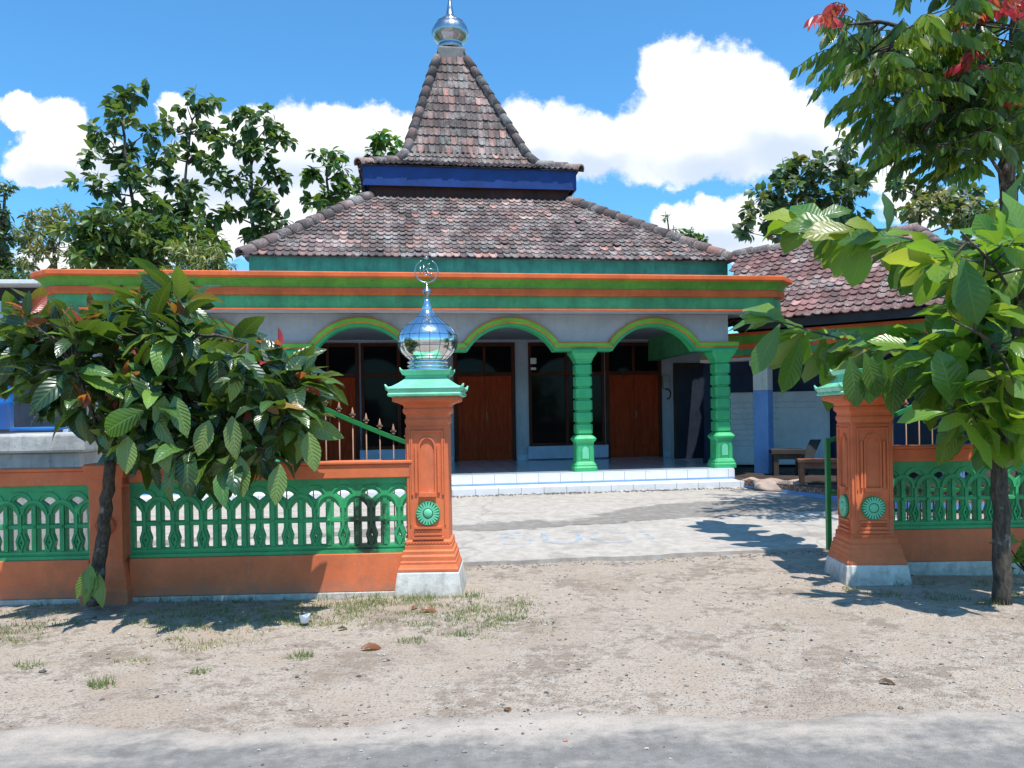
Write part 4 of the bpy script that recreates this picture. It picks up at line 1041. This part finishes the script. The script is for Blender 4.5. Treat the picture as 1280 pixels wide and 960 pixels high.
# hanging leaves under the lower branch
for x, y, dx in ((1000, 425, -.35), (1045, 440, -.15), (1062, 445, .1), (1090, 445, -.1), (1105, 450, .15), (1130, 450, -.25), (1150, 455, .1), (975, 405, -.6), (1120, 455, -.1), (1080, 440, .3)):
    data.append((P(x, y, (8.6 if x < 1060 else 6.72)+random.uniform(-.1, .1)), Vector((dx, -.1, -1)), Vector((random.uniform(-.5, .5), -1, .2)), random.uniform(.38, .50)*(1.3 if x < 1060 else 1), .19*(1.3 if x < 1060 else 1), .2, jit((.055, .13, .022))))
for x, y, rx_, ry_, n in ((1240, 430, 55, 60, 26), (1250, 345, 55, 40, 16), (1190, 478, 40, 28, 6), (1250, 505, 40, 40, 20), (1215, 470, 40, 40, 12), (1220, 525, 40, 18, 6), (1350, 350, 90, 80, 16), (1350, 460, 90, 70, 16), (1235, 300, 50, 12, 6), (1195, 320, 40, 18, 6)):
    for _ in range(n):
        a = random.uniform(0, 6.28); rr = math.sqrt(random.uniform(.05, 1))
        tp = P(x+rx_*rr*math.cos(a), y+ry_*rr*math.sin(a), 6.45+max(-.7, min(.7, random.gauss(0, .4)))); q = nearest(L2, tp); ax = tp-q
        if ax.length > .05: tm.tube([q, q.lerp(tp, .5)+rv(.02), tp], [.010, .008, .005], 5)
        whorl(data, tp, (ax.normalized() if ax.length > .01 else Vector((0, 0, 1)))+Vector((0, 0, .2)), random.randint(4, 5), random.choice((.30, .38, .46)), brd, (.3, 1.2), .46, (.8, 1.5), up=-.05)
tm.build('trunk', M['bark'], root, og); leaves('crown', data, M['leaf'], root, og, 6, 'obovate', .16)

# --- tall tree with feathered leaves upper right
random.seed(31)
L3 = [([(6.95, 10.8, 0), (6.9, 10.8, 1.5), P(1262, 240, 10.6), P(1268, 120, 10.6), P(1275, -60, 10.6)], .15, .06),
      ([P(1266, 210, 10.6), P(1200, 150, 10.4), P(1130, 110, 10.2), P(1080, 70, 10.1)], .05, .012),
      ([P(1268, 130, 10.6), P(1200, 60, 10.4), P(1110, 30, 10.2), P(1060, 30, 10.1)], .05, .012),
      ([P(1266, 180, 10.6), P(1190, 190, 10.2), P(1140, 180, 10.0)], .035, .01),
      ([P(1268, 90, 10.6), P(1220, 30, 10.2), P(1180, -30, 10.)], .04, .012),
      ([P(1266, 160, 10.6), P(1330, 100, 10.6), P(1420, 70, 10.6)], .05, .012),
      ([P(1270, 60, 10.6), P(1330, -20, 10.6), P(1400, -60, 10.6)], .05, .012),
      ([P(1262, 240, 10.6), P(1240, 200, 10.5), P(1225, 190, 10.5)], .03, .012)]
root = empty('feather_leaf_tree', (6.95, 10.8, 0), label='tall tree with feathered hanging leaflets and red young shoots, upper right', cat='tree'); og = root.location
tm = MB(); skeleton(tm, L3); data = []; red = []
def pinnate(base, d, L, colf, out, n=8, ll=.26):
    d = d.normalized(); pts = []
    for i in range(n+1):
        t = i/n; p = base+d*L*t+Vector((0, 0, -.55*L*t*t)); pts.append(p)
    tm.tube(pts[::2], .006, 4)
    sd = d.cross(Vector((0, 0, 1))); sd = sd.normalized() if sd.length > .1 else Vector((1, 0, 0))
    c0 = colf()
    for i in range(1, n+1):
        for s in (-1, 1):
            dd = sd*s*random.uniform(.35, .7)+Vector((0, 0, -1))+d*.35+rv(.12); l = ll*random.uniform(.8, 1.15)*(1-.25*abs(i/n-.5))
            out.append((pts[i], dd, Vector((d.x, d.y, .25))*-1+sd*s*.8+rv(.25)+Vector((0, -.4, .3)), l, l*.36, random.uniform(-.1, .5), jit(c0, .2)))
def fth():
    r = random.random()
    return jit((.17, .25, .03)) if r < .2 else jit((.075, .17, .03)) if r < .55 else jit((.035, .095, .022))
for x, y, rx_, ry_, n in ((1130, 70, 55, 45, 16), (1082, 55, 34, 32, 6), (1170, 90, 70, 60, 38), (1230, 60, 60, 70, 34), (1150, 140, 70, 40, 28), (1220, 150, 60, 55, 34), (1105, 110, 34, 20, 5), (1175, 190, 55, 22, 16), (1230, 210, 45, 18, 8), (1350, 60, 90, 110, 34), (1200, -60, 120, 60, 20)):
    for _ in range(int(n*1.35)):
        a = random.uniform(0, 6.28); rr = math.sqrt(random.uniform(.02, 1)); tp = P(x+rx_*rr*math.cos(a), y-12+ry_*rr*math.sin(a), 10.3+max(-1, min(1, random.gauss(0, .6))))
        q = nearest(L3, tp); ax = tp-q
        if ax.length > .05: tm.tube([q, q.lerp(tp, .5)+rv(.03), tp], [.016, .012, .006], 5)
        dirn = Vector((ax.x, ax.y, 0))+Vector((random.gauss(0, .5), random.gauss(0, .5), 0)); dirn = dirn.normalized()+Vector((0, 0, .3))
        pinnate(tp, dirn, random.uniform(.45, .7), fth, data)
for x, y, n in ((1040, 22, 3), (1060, 12, 2), (1235, 15, 6), (1255, 5, 4), (1240, 60, 3), (1220, 80, 2), (1250, 130, 1), (1270, 8, 2)):
    for _ in range(n): pinnate(P(x, y, 9.6), Vector((random.gauss(-.3, .7), random.gauss(-.3, .4), .35)), .35, lambda: jit((.50, .03, .075), .15), red, 6, .17)
tm.build('trunk', M['bark'], root, og); leaves('crown', data, M['leaf'], root, og, 4, 'oval', .15); leaves('red_shoots', red, M['leaf'], root, og, 4, 'oval', .15)

# --- background trees: each with its own trunk and leaf clumps
def bg_tree(name, label, D, trunk, clumps, leafL, colf, per=70, wr=.55, droop=(.4, 1.3), cat='tree', tr=.085, dsp=1.0, mat='far_leaf', hang=1.2, bark_='bark'):
    pts = [P(x, y, D) for x, y in trunk]; base = Vector((pts[0].x, D, gz(0, D)-.05)); lines = [([base]+pts, tr, tr*.3)]
    root = empty(name, base, label=label, cat=cat); data = []; tm = MB(); skeleton(tm, lines)
    for x, y, rx_, ry_ in clumps:
        c = P(x, y, D); a, b = rx_*D/F, ry_*D/F; dc = random.gauss(0, .35)*dsp*a; c.y += dc
        q = nearest(lines, c+Vector((0, 0, -b*1.2))); tm.tube([q, q.lerp(c, .5)+Vector((0, 0, -.1*a))+rv(.05*a), c], [tr*.35, tr*.22, tr*.1], 6)
        rx_ *= 1.10; ry_ *= 1.10; a *= 1.10; b *= 1.10; n = max(14, int(2.7*per*rx_*ry_/900)); k = max(4, n//9)
        for _ in range(k):
            o = rv(1.); o.normalize(); o *= random.uniform(.2, 1.15); tp = c+Vector((o.x*a, o.y*a*dsp, o.z*b))
            tm.tube([c.lerp(tp, .15), tp], [tr*.07, tr*.04], 4)
            ax = Vector((o.x, o.y, o.z*.6+.25)); cc = colf()
            whorl(data, tp, ax if ax.length > .05 else Vector((0, 0, 1)), 9, leafL*.70, lambda: jit(cc, .22), droop, wr, (.4, 1.5), up=-hang)
    tm.build('trunk', M[bark_], root, base); leaves('crown', data, M[mat], root, base, 3, 'oval', .2)
    return root
def pal(*cs):
    def f(): return jit(random.choice(cs), .2)
    return f
random.seed(41)
teak = pal((.045, .10, .03), (.06, .125, .04), (.085, .15, .05), (.035, .085, .03))
bg_tree('teak_tree', 'tallest slender teak tree with airy crown, rising left of the mosque roof', 24, [(180, 345), (172, 290), (162, 230), (155, 170), (150, 125)],
    [(148, 120, 24, 12), (170, 112, 14, 8), (120, 158, 26, 12), (160, 150, 22, 12), (110, 200, 16, 10), (150, 190, 30, 14), (188, 165, 18, 10), (122, 232, 22, 14), (172, 225, 30, 16), (145, 262, 30, 14), (190, 262, 28, 16), (170, 295, 44, 18), (195, 200, 14, 10)], .55, teak, 62)
bg_tree('teak_tree', 'open crowned teak tree with leaf tufts on bare twigs, second from the tall one', 25, [(222, 345), (226, 280), (232, 220), (240, 150)],
    [(232, 130, 16, 8), (262, 125, 18, 8), (245, 155, 22, 10), (268, 165, 12, 8), (215, 160, 16, 9), (210, 190, 18, 10), (242, 195, 22, 10), (262, 200, 14, 8), (218, 222, 24, 12), (240, 250, 26, 14), (205, 262, 30, 16), (240, 285, 40, 18), (210, 305, 40, 20)], .55, teak, 62)
bg_tree('teak_tree', 'dense teak tree standing nearest the left slope of the mosque roof', 24.5, [(318, 345), (316, 280), (314, 210), (312, 150)],
    [(305, 148, 24, 14), (335, 155, 24, 14), (290, 180, 20, 12), (325, 185, 28, 16), (352, 175, 16, 12), (275, 215, 14, 14), (345, 215, 22, 18), (300, 235, 22, 16), (330, 250, 26, 18), (285, 262, 18, 16), (345, 275, 22, 16), (318, 290, 26, 16)], .5, teak, 75)
bg_tree('teak_tree', 'short teak tree just above the left roof hip of the mosque', 25.5, [(412, 300), (410, 245), (408, 205)],
    [(408, 195, 16, 14), (392, 222, 18, 14), (428, 212, 14, 12), (415, 238, 24, 14), (438, 236, 14, 12), (400, 255, 20, 14)], .5, pal((.05, .12, .03), (.08, .18, .04)), 80)
bg_tree('broadleaf_tree', 'bright green tree top peeping out behind the blue roof corner', 32, [(474, 260), (474, 200), (475, 175)], [(474, 176, 16, 14), (486, 186, 12, 10), (464, 190, 12, 10), (476, 205, 16, 14)], .6, pal((.08, .2, .03), (.06, .15, .03)), 95)
bg_tree('mango_tree', 'olive yellow bushy tree low at the left edge', 22, [(70, 350), (68, 320), (66, 290)], [(50, 272, 26, 16), (82, 285, 26, 18), (36, 300, 28, 22), (72, 318, 36, 22), (100, 325, 18, 18), (30, 332, 26, 16), (84, 258, 12, 8)], .32, pal((.17, .18, .06), (.13, .15, .05), (.09, .12, .04)), 150, .3)
bg_tree('dark_tree', 'dark narrow tree cut by the left picture edge', 20, [(2, 350), (4, 290), (6, 240)], [(15, 350, 40, 16), (8, 240, 8, 12), (2, 268, 14, 14), (8, 295, 14, 16), (2, 325, 20, 18), (-25, 290, 26, 40)], .3, pal((.03, .07, .025), (.045, .09, .03)), 170, .4)
bg_tree('leafy_bush', 'dark green bushy tree below the tall teak, above the porch cornice', 20, [(140, 350), (138, 325), (140, 300)], [(130, 300, 32, 18), (165, 312, 34, 20), (108, 322, 24, 18), (145, 332, 44, 16), (190, 330, 26, 16), (150, 282, 30, 14), (195, 286, 34, 16), (236, 292, 34, 18), (215, 312, 40, 16), (112, 288, 22, 14), (265, 312, 22, 16)], .42, pal((.035, .085, .02), (.05, .11, .03), (.09, .15, .03)), 130, .42)
bg_tree('bamboo_clump', 'pale green feathery bamboo clump beside the left eave', 19, [(250, 352), (248, 335), (246, 318)], [(232, 318, 22, 18), (258, 322, 24, 18), (245, 338, 36, 14), (275, 338, 18, 14), (222, 338, 16, 12)], .38, pal((.15, .21, .06), (.20, .24, .08), (.10, .16, .04)), 240, .14, (.6, 1.6))
bg_tree('round_tree', 'rounded grey green tree with pale flower heads behind the side building', 30, [(1005, 340), (1008, 290), (1012, 230)],
    [(985, 215, 26, 18), (1025, 212, 26, 18), (1058, 188, 14, 16), (1062, 215, 24, 18), (965, 245, 30, 20), (1005, 248, 36, 22), (1045, 250, 34, 22), (1082, 232, 16, 16), (945, 275, 22, 18), (985, 280, 36, 20), (1030, 285, 40, 20), (1075, 275, 26, 22), (930, 290, 12, 10)], .6, pal((.055, .11, .05), (.08, .14, .07), (.04, .085, .035), (.15, .17, .09)), 78)
bg_tree('small_tree', 'small leafy tree behind the side building, below the feathered leaves', 26, [(1150, 340), (1150, 280), (1150, 235)], [(1120, 232, 10, 14), (1145, 228, 20, 14), (1172, 240, 26, 14), (1205, 240, 28, 16), (1150, 262, 46, 16), (1215, 270, 40, 20)], .45, pal((.05, .11, .04), (.09, .15, .06), (.16, .17, .08)), 110)
bg_tree('shrub_tree', 'dark shrubby tree filling the gap at the right end of the side roof', 16.5, [(1235, 460), (1235, 400), (1235, 330)], [(1215, 330, 26, 24), (1250, 320, 34, 26), (1225, 375, 30, 26), (1260, 370, 36, 30), (1240, 420, 40, 30), (1290, 340, 40, 50), (1215, 415, 18, 20), (1300, 420, 40, 40)], .4, pal((.03, .075, .02), (.05, .11, .03)), 130)
bg_tree('feathery_sapling', 'thin feathery tree top showing over the right roof hip', 36, [(838, 330), (836, 300), (834, 268)], [(833, 270, 6, 8), (842, 285, 10, 6), (832, 296, 10, 6)], .4, pal((.10, .15, .06), (.14, .18, .08)), 110, .2)
bg_tree('leafy_sapling', 'low sapling with few broad leaves beyond the right roof hip', 34, [(872, 330), (870, 310), (868, 294)], [(866, 292, 9, 5), (878, 298, 8, 5), (856, 296, 8, 5)], .5, pal((.05, .12, .04), (.08, .16, .05)), 150, .5)
# low plant at the right edge
pb = P(1282, 715, 6.9); root = empty('garden_plant', pb, label='small bright green leafy plant at the foot of the right fence', cat='plant'); data = []; tm = MB()
for k in range(9):
    tp = pb+Vector((random.gauss(0, .10), random.gauss(0, .06), random.uniform(.08, .36))); tm.tube([pb, tp], [.008, .004], 5); whorl(data, tp, Vector((0, 0, 1))+rv(.4), 4, .15, lambda: jit((.13, .26, .03)), (.3, 1.2), .45, (.6, 1.3))
tm.build('stem', M['bark'], root, pb); leaves('foliage', data, M['leaf'], root, pb, 5, 'oval', .2)

# ================================================================== GRASS, PEBBLES, LITTER
random.seed(51); data = []
def tuft(x, y, n, r, h, c):
    for _ in range(n):
        a = random.uniform(0, 6.28); q = r*math.sqrt(random.random()); px, py = x+q*math.cos(a), y+q*.7*math.sin(a)
        d = Vector((random.gauss(0, .55), random.gauss(0, .55), 1)); l = h*random.uniform(.5, 1.25)
        data.append((Vector((px, py, rough_ground(px, py)-.008)), d, Vector((random.gauss(0, 1), -1, .3)), l, .006+.004*random.random(), random.uniform(.2, 1.1), jit(c, .3)))
GR = (.13, .17, .055); GY = (.27, .25, .12); GD = (.07, .13, .03)
def gp_(x, y): 
    v = y-YH+ROLL*(x-640); D = F*H/v; return (x-640)*D/F, D
for x, y, n, r, h, c in ((120, 855, 60, .09, .07, GR), (240, 808, 70, .16, .055, GY), (370, 822, 50, .09, .07, GR), (160, 825, 40, .12, .05, GY), (245, 840, 30, .07, .05, GR), (30, 832, 40, .10, .06, GR), (20, 785, 70, .22, .06, GD), (70, 778, 60, .2, .05, GD),
        (510, 800, 60, .12, .05, GR), (570, 792, 30, .06, .06, GR), (630, 772, 70, .16, .05, GR), (520, 748, 80, .14, .07, GR), (475, 752, 140, .25, .05, GR), (430, 757, 160, .3, .06, GR), (300, 785, 60, .25, .05, GY), (290, 800, 50, .2, .04, GY), (360, 772, 110, .25, .06, GR),
        (225, 785, 80, .2, .06, GR), (560, 745, 50, .1, .05, GY), (1100, 742, 50, .14, .06, GR), (1180, 745, 60, .2, .06, GD), (1240, 752, 60, .15, .06, GR), (1060, 735, 30, .08, .06, GY), (1275, 745, 50, .15, .08, GR), (600, 760, 40, .15, .04, GY), (680, 790, 14, .1, .04, GY), (975, 780, 14, .08, .03, GY)):
    X, Y = gp_(x, y); tuft(X, Y, int(n*1.5), r, h, c)
for _ in range(1000):
    X = random.uniform(-4.6, .2); Y = random.uniform(5.6, 6.9)
    if mnoise.noise(Vector((X*1.1, Y*1.5, 4.))) > -.02: tuft(X, Y, random.randint(5, 16), .07, random.uniform(.02, .05), random.choice((GR, GR, GY)))
for _ in range(110):
    X, Y = random.uniform(-2.9, .2), random.uniform(5.9, 6.85); tuft(X, Y, random.randint(12, 30), .10, random.uniform(.03, .06), random.choice((GR, GR, GY, GD)))
for _ in range(40): tuft(random.uniform(-4.8, -.3), random.uniform(6.82, 6.95), random.randint(6, 14), .06, .08, random.choice((GR, GD)))
for _ in range(16): tuft(random.uniform(3.2, 6.), random.uniform(6.95, 7.35), random.randint(6, 14), .06, .08, random.choice((GR, GD)))
g = leaves('grass', data, M['grass'], None, (0, 0, 0), 3, 'blade', .1); tag(g, 'sparse short grass tufts on the dirt verge', 'grass', kind='stuff')
# gravel
def pebble(mb, x, y, r, c, zoff=0):
    z = rough_ground(x, y) if y > edge_y(x) else .006
    vs = []
    base = [(1,0,0),(-1,0,0),(0,1,0),(0,-1,0),(0,0,1),(0,0,-1),(.62,.62,.45),(-.62,.62,.45),(.62,-.62,.45),(-.62,-.62,.45)]
    a = random.uniform(0, 6.28); ca, sa = math.cos(a), math.sin(a); ex, ey_, ez = random.uniform(.8, 1.4), random.uniform(.7, 1.1), random.uniform(.45, .75)
    for p in base:
        q = [p[0]*ex*random.uniform(.8, 1.15)*r, p[1]*ey_*random.uniform(.8, 1.15)*r, p[2]*ez*random.uniform(.85, 1.1)*r]; vs.append((x+q[0]*ca-q[1]*sa, y+q[0]*sa+q[1]*ca, z+q[2]+r*.2))
    mb.add(vs, [(0,6,4,8),(2,7,4,6),(1,9,4,7),(3,8,4,9),(0,2,6),(2,1,7),(1,3,9),(3,0,8),(0,5,2),(2,5,1),(1,5,3),(3,5,0)], False, c)
mb = MB(); 
for _ in range(9000):
    Y = 3.0+5.4*random.random()**1.15; X = random.uniform(-.75, .75)*Y
    dn = mnoise.noise(Vector((X*.7, Y*.9, 7.)))
    if dn < random.uniform(-.5, .35): continue
    if 8.1 < Y: continue
    r = .0035+.011*random.random()**4; c = random.choice(((.44, .40, .35), (.36, .32, .27), (.24, .20, .17), (.48, .45, .41), (.13, .11, .10)))
    if Y < edge_y(X)-.1 and random.random() < .75: continue
    kk = random.uniform(.8, 1.12); pebble(mb, X, Y, r, tuple(q*kk for q in c))
for _ in range(500):
    x = random.uniform(-2, 4.2); f = slab_front(x); pebble(mb, x, f-random.uniform(0, .22), random.uniform(.005, .016), jit((.3, .27, .23), .3))
tag(mb.build('gravel', M['pebble'], recalc=False), 'fine loose gravel scattered over the dirt verge', 'gravel', kind='stuff')
# rubble strip at the foot of the step
bpy.context.view_layer.update(); mw = Matrix.Translation(mos.location) @ Matrix.Rotation(C0, 4, 'Z'); mb = MB()
for _ in range(900):
    a = random.uniform(-8.5, .1); p = mw @ Vector((a, -.86-random.random()**2*.22, 0)); r = random.uniform(.008, .03); q = random.uniform(.5, 1.3)
    z0 = gz(p.x, p.y); n0 = len(mb.v); pebble(mb, p.x, p.y, r, tuple(x*q for x in (.15, .13, .115))); mb.v[n0:] = [(x, y, z+.035) for x, y, z in mb.v[n0:]]
tag(mb.build('rubble', M['pebble'], recalc=False), 'dark rubble and soil along the foot of the white step', 'rubble', kind='stuff')
for i, (x, y, r, c, lab) in enumerate(((48, 838, .022, (.10, .09, .085), 'dark round stone alone on the dirt at lower left'), (1120, 883, .016, (.16, .14, .12), 'small grey stone at the road edge on the right'), (585, 790, .02, (.35, .3, .26), 'pale stone on the dirt below the left gate pillar'), (765, 736, .022, (.4, .36, .3), 'pale broken stone in front of the gateway'), (700, 928, .012, (.45, .2, .12), 'tiny reddish chip lying on the asphalt'))):
    X, Y = gp_(x, y); mb = MB(); pebble(mb, X, Y, r, c); o = mb.build('stone', M['pebble'], loc=(X, Y, 0), recalc=False); tag(o, lab, 'stone')
def dry_leaf(x, y, L, rz, lab, c=(.26, .085, .04)):
    X, Y = gp_(x, y); z = rough_ground(X, Y) if Y > edge_y(X) else .006
    o = leaves('fallen_leaf', [(Vector((X-L/2*math.cos(rz), Y-L/2*math.sin(rz), z+.012)), Vector((math.cos(rz), math.sin(rz), .25)), Vector((.1, -.3, 1)), L, L*.42, .9, c)], M['leaf'], None, (X, Y, z), 8, 'oval', .5)
    o.location = (X, Y, z); tag(o, lab, 'leaf')
dry_leaf(462, 811, .17, .1, 'largest curled brown dry leaf on the dirt below the left fence')
dry_leaf(533, 765, .16, -.2, 'reddish dry leaf near the foot of the domed gate pillar')
dry_leaf(515, 760, .10, 1.1, 'small crumpled rust leaf left of the reddish dry leaf')
dry_leaf(1105, 854, .10, -.4, 'dark brown dry leaf on the dirt at lower right', (.12, .05, .03))
dry_leaf(628, 886, .07, 2.2, 'small brown dry leaf at the asphalt edge', (.2, .08, .04))
dry_leaf(425, 786, .08, .3, 'small dark dry leaf beside the white litter', (.08, .045, .03))
X, Y = gp_(377, 779); mb = MB(); vs = []
for k in range(12):
    a = k/12*6.28
    vs += [(X+.030*math.cos(a), Y+.03*math.sin(a), .005), (X+.038*math.cos(a)+.006*math.sin(3*a), Y+.036*math.sin(a), .062+.008*math.sin(2*a))]
mb.add(vs, [(2*i, (2*i+2) % 24, (2*i+3) % 24, 2*i+1) for i in range(12)]+[tuple(range(0, 24, 2))], True); o = mb.build('plastic_cup', M['paper'], loc=(X, Y, 0)); tag(o, 'crumpled white plastic cup littering the dirt verge', 'cup')

# ================================================================== SKY, SUN, CAMERA
W = bpy.data.worlds.new('World'); S.world = W; W.use_nodes = True; W.node_tree.nodes.clear(); t = NT(W.node_tree)
sunv = Vector((.15, -.33, 1.)).normalized(); elev = math.asin(sunv.z); az = math.atan2(sunv.x, sunv.y)
sky = t.new('ShaderNodeTexSky', sky_type='NISHITA', sun_disc=False, sun_elevation=elev, sun_rotation=az, air_density=1.0, dust_density=.6, ozone_density=2.5)
G = bpy.data.node_groups.new('cloud_density', 'ShaderNodeTree'); G.interface.new_socket('Vector', in_out='INPUT', socket_type='NodeSocketVector'); G.interface.new_socket('Density', in_out='OUTPUT', socket_type='NodeSocketFloat')
g = NT(G); gi = g.new('NodeGroupInput'); go = g.new('NodeGroupOutput'); pv = gi.outputs[0]
nv = g.new('ShaderNodeTexNoise', {'Vector': pv, 'Scale': 14., 'Detail': 6., 'Roughness': .6}); nw = g.new('ShaderNodeTexNoise', {'Vector': pv, 'Scale': 40., 'Detail': 7., 'Roughness': .68})
off = g.vmath('ADD', g.vmath('MULTIPLY', g.vmath('SUBTRACT', nv.outputs[1], (.5, .5, .5)), (.055, .055, 0)), g.vmath('MULTIPLY', g.vmath('SUBTRACT', nw.outputs[1], (.5, .5, .5)), (.034, .034, 0)))
pd = g.vmath('ADD', pv, off); acc = None
BL = [(838,88,44,48),(905,105,52,50),(955,125,48,48),(1000,150,45,42),(870,150,85,60),(945,180,90,48),(800,175,58,45),(750,180,50,42),(700,180,55,48),(648,172,45,50),(1040,185,45,34),(860,200,110,32),
      (215,142,28,26),(255,160,36,30),(310,162,42,34),(365,165,46,40),(415,160,40,36),(460,165,42,36),(505,172,42,34),(560,175,60,50),(300,215,120,50),(420,220,100,45),(240,270,110,60),(390,270,90,50),
      (28,132,34,24),(68,155,42,32),(95,190,45,34),(45,195,42,30),(125,205,40,34),(60,215,60,16),
      (835,268,30,22),(885,266,30,20),(930,262,30,22),(880,300,90,34),(960,285,50,34),(1110,225,34,26),(1150,260,60,30),(120,320,120,30)]
for x, y, a, b in BL:
    u = x-640; v = y-YH; q = ((u-ROLL*v)/F, -(v+ROLL*u)/F, 0)
    dq = g.vmath('LENGTH', g.vmath('DIVIDE', g.vmath('SUBTRACT', pd, q), (a/F, b/F, 1)))
    val = g.math('SUBTRACT', 1., dq)
    acc = val if acc is None else g.math('SMOOTH_MAX', acc, val, .12)
g.l.new(acc, go.inputs[0])
dirv = t.new('ShaderNodeTexCoord').outputs['Generated']; sp = t.new('ShaderNodeSeparateXYZ', {0: dirv})
yc = t.math('MAXIMUM', sp.outputs[1], .08); pu = t.math('DIVIDE', sp.outputs[0], yc); pz = t.math('DIVIDE', sp.outputs[2], yc)
pvec = t.new('ShaderNodeCombineXYZ', {0: pu, 1: pz})
def dens(vec):
    nd = t.n.new('ShaderNodeGroup'); nd.node_tree = G; t.l.new(vec, nd.inputs[0]); return nd.outputs[0]
pwarp = t.vmath('ADD', pvec.outputs[0], t.vmath('MULTIPLY', t.vmath('SUBTRACT', t.new('ShaderNodeTexNoise', {'Vector': pvec.outputs[0], 'Scale': 11., 'Detail': 5.}).outputs[1], (.5, .5, .5)), (.10, .06, 0)))
d0 = dens(pvec.outputs[0]); d1 = None
for x, y, a, b in ((880,212,105,34),(985,196,75,36),(745,205,60,22),(660,205,50,18),(890,312,95,24),(70,222,70,24),(150,205,50,30),(310,225,150,36),(470,205,70,24),(1060,200,50,20)):
    u = x-640; v = y-YH; q = ((u-ROLL*v)/F, -(v+ROLL*u)/F, 0)
    sh = t.math('SUBTRACT', 1., t.vmath('LENGTH', t.vmath('DIVIDE', t.vmath('SUBTRACT', pwarp, q), (a/F, b/F, 1))))
    d1 = sh if d1 is None else t.math('SMOOTH_MAX', d1, sh, .3)
# clouds elsewhere in the sky (behind and overhead), seen in the polished domes
gen = t.noise(t.vmath('MULTIPLY', dirv, (1, 1, 1.6)), 2.6, 7, .6)
front = t.step(sp.outputs[1], .45, .6)
mask = t.math('MULTIPLY', t.step(d0, -.08, .27), front)
gmask = t.math('MULTIPLY', t.math('SUBTRACT', 1., front), t.step(gen, .60, .76, 0, .55))
mask = t.math('MULTIPLY', t.math('MAXIMUM', mask, gmask), t.step(sp.outputs[2], -.02, .04))
soft = t.noise(pvec.outputs[0], 13., 7, .62)
shade = t.math('MULTIPLY', t.step(t.math('ADD', d1, t.math('MULTIPLY_ADD', soft, .9, -.45)), -.45, .75), .85)
ccol = t.mix(shade, (.96, .98, 1.0), (.52, .62, .80))
skyc = t.mix(1., sky.outputs[0], (.52, 1.05, 1.30), 'MULTIPLY')
bg1 = t.new('ShaderNodeBackground', {0: skyc, 1: .15}); bg2 = t.new('ShaderNodeBackground', {0: ccol, 1: 1.0})
mx = t.new('ShaderNodeMixShader', {0: mask, 1: bg1.outputs[0], 2: bg2.outputs[0]}); wo = t.new('ShaderNodeOutputWorld'); t.l.new(mx.outputs[0], wo.inputs[0])
W.cycles.sampling_method = 'MANUAL'; W.cycles.sample_map_resolution = 512
sl_ = bpy.data.lights.new('sun', 'SUN'); sl_.energy = 5.0; sl_.angle = math.radians(.53); sl_.color = (1., .955, .89)
so = bpy.data.objects.new('sun', sl_); COL.objects.link(so); so.rotation_euler = sunv.to_track_quat('Z', 'Y').to_euler(); so.location = (3, -3, 15)
cam = bpy.data.cameras.new('camera'); co_ = bpy.data.objects.new('camera', cam); COL.objects.link(co_); S.camera = co_
cam.sensor_width = 36; cam.lens = 36*F/1280; cam.shift_y = (YH-480)/1280; cam.clip_end = 2000; cam.clip_start = .05
co_.location = (0, 0, H); co_.rotation_euler = (PI/2, ROLL, 0)
S.view_settings.view_transform = 'Standard'; S.view_settings.look = 'None'; S.view_settings.gamma = 1; S.view_settings.exposure = .30
S.view_settings.use_curve_mapping = False
S.cycles.use_denoising = True; S.cycles.max_bounces = 8; S.cycles.transparent_max_bounces = 12; S.cycles.sample_clamp_indirect = 6
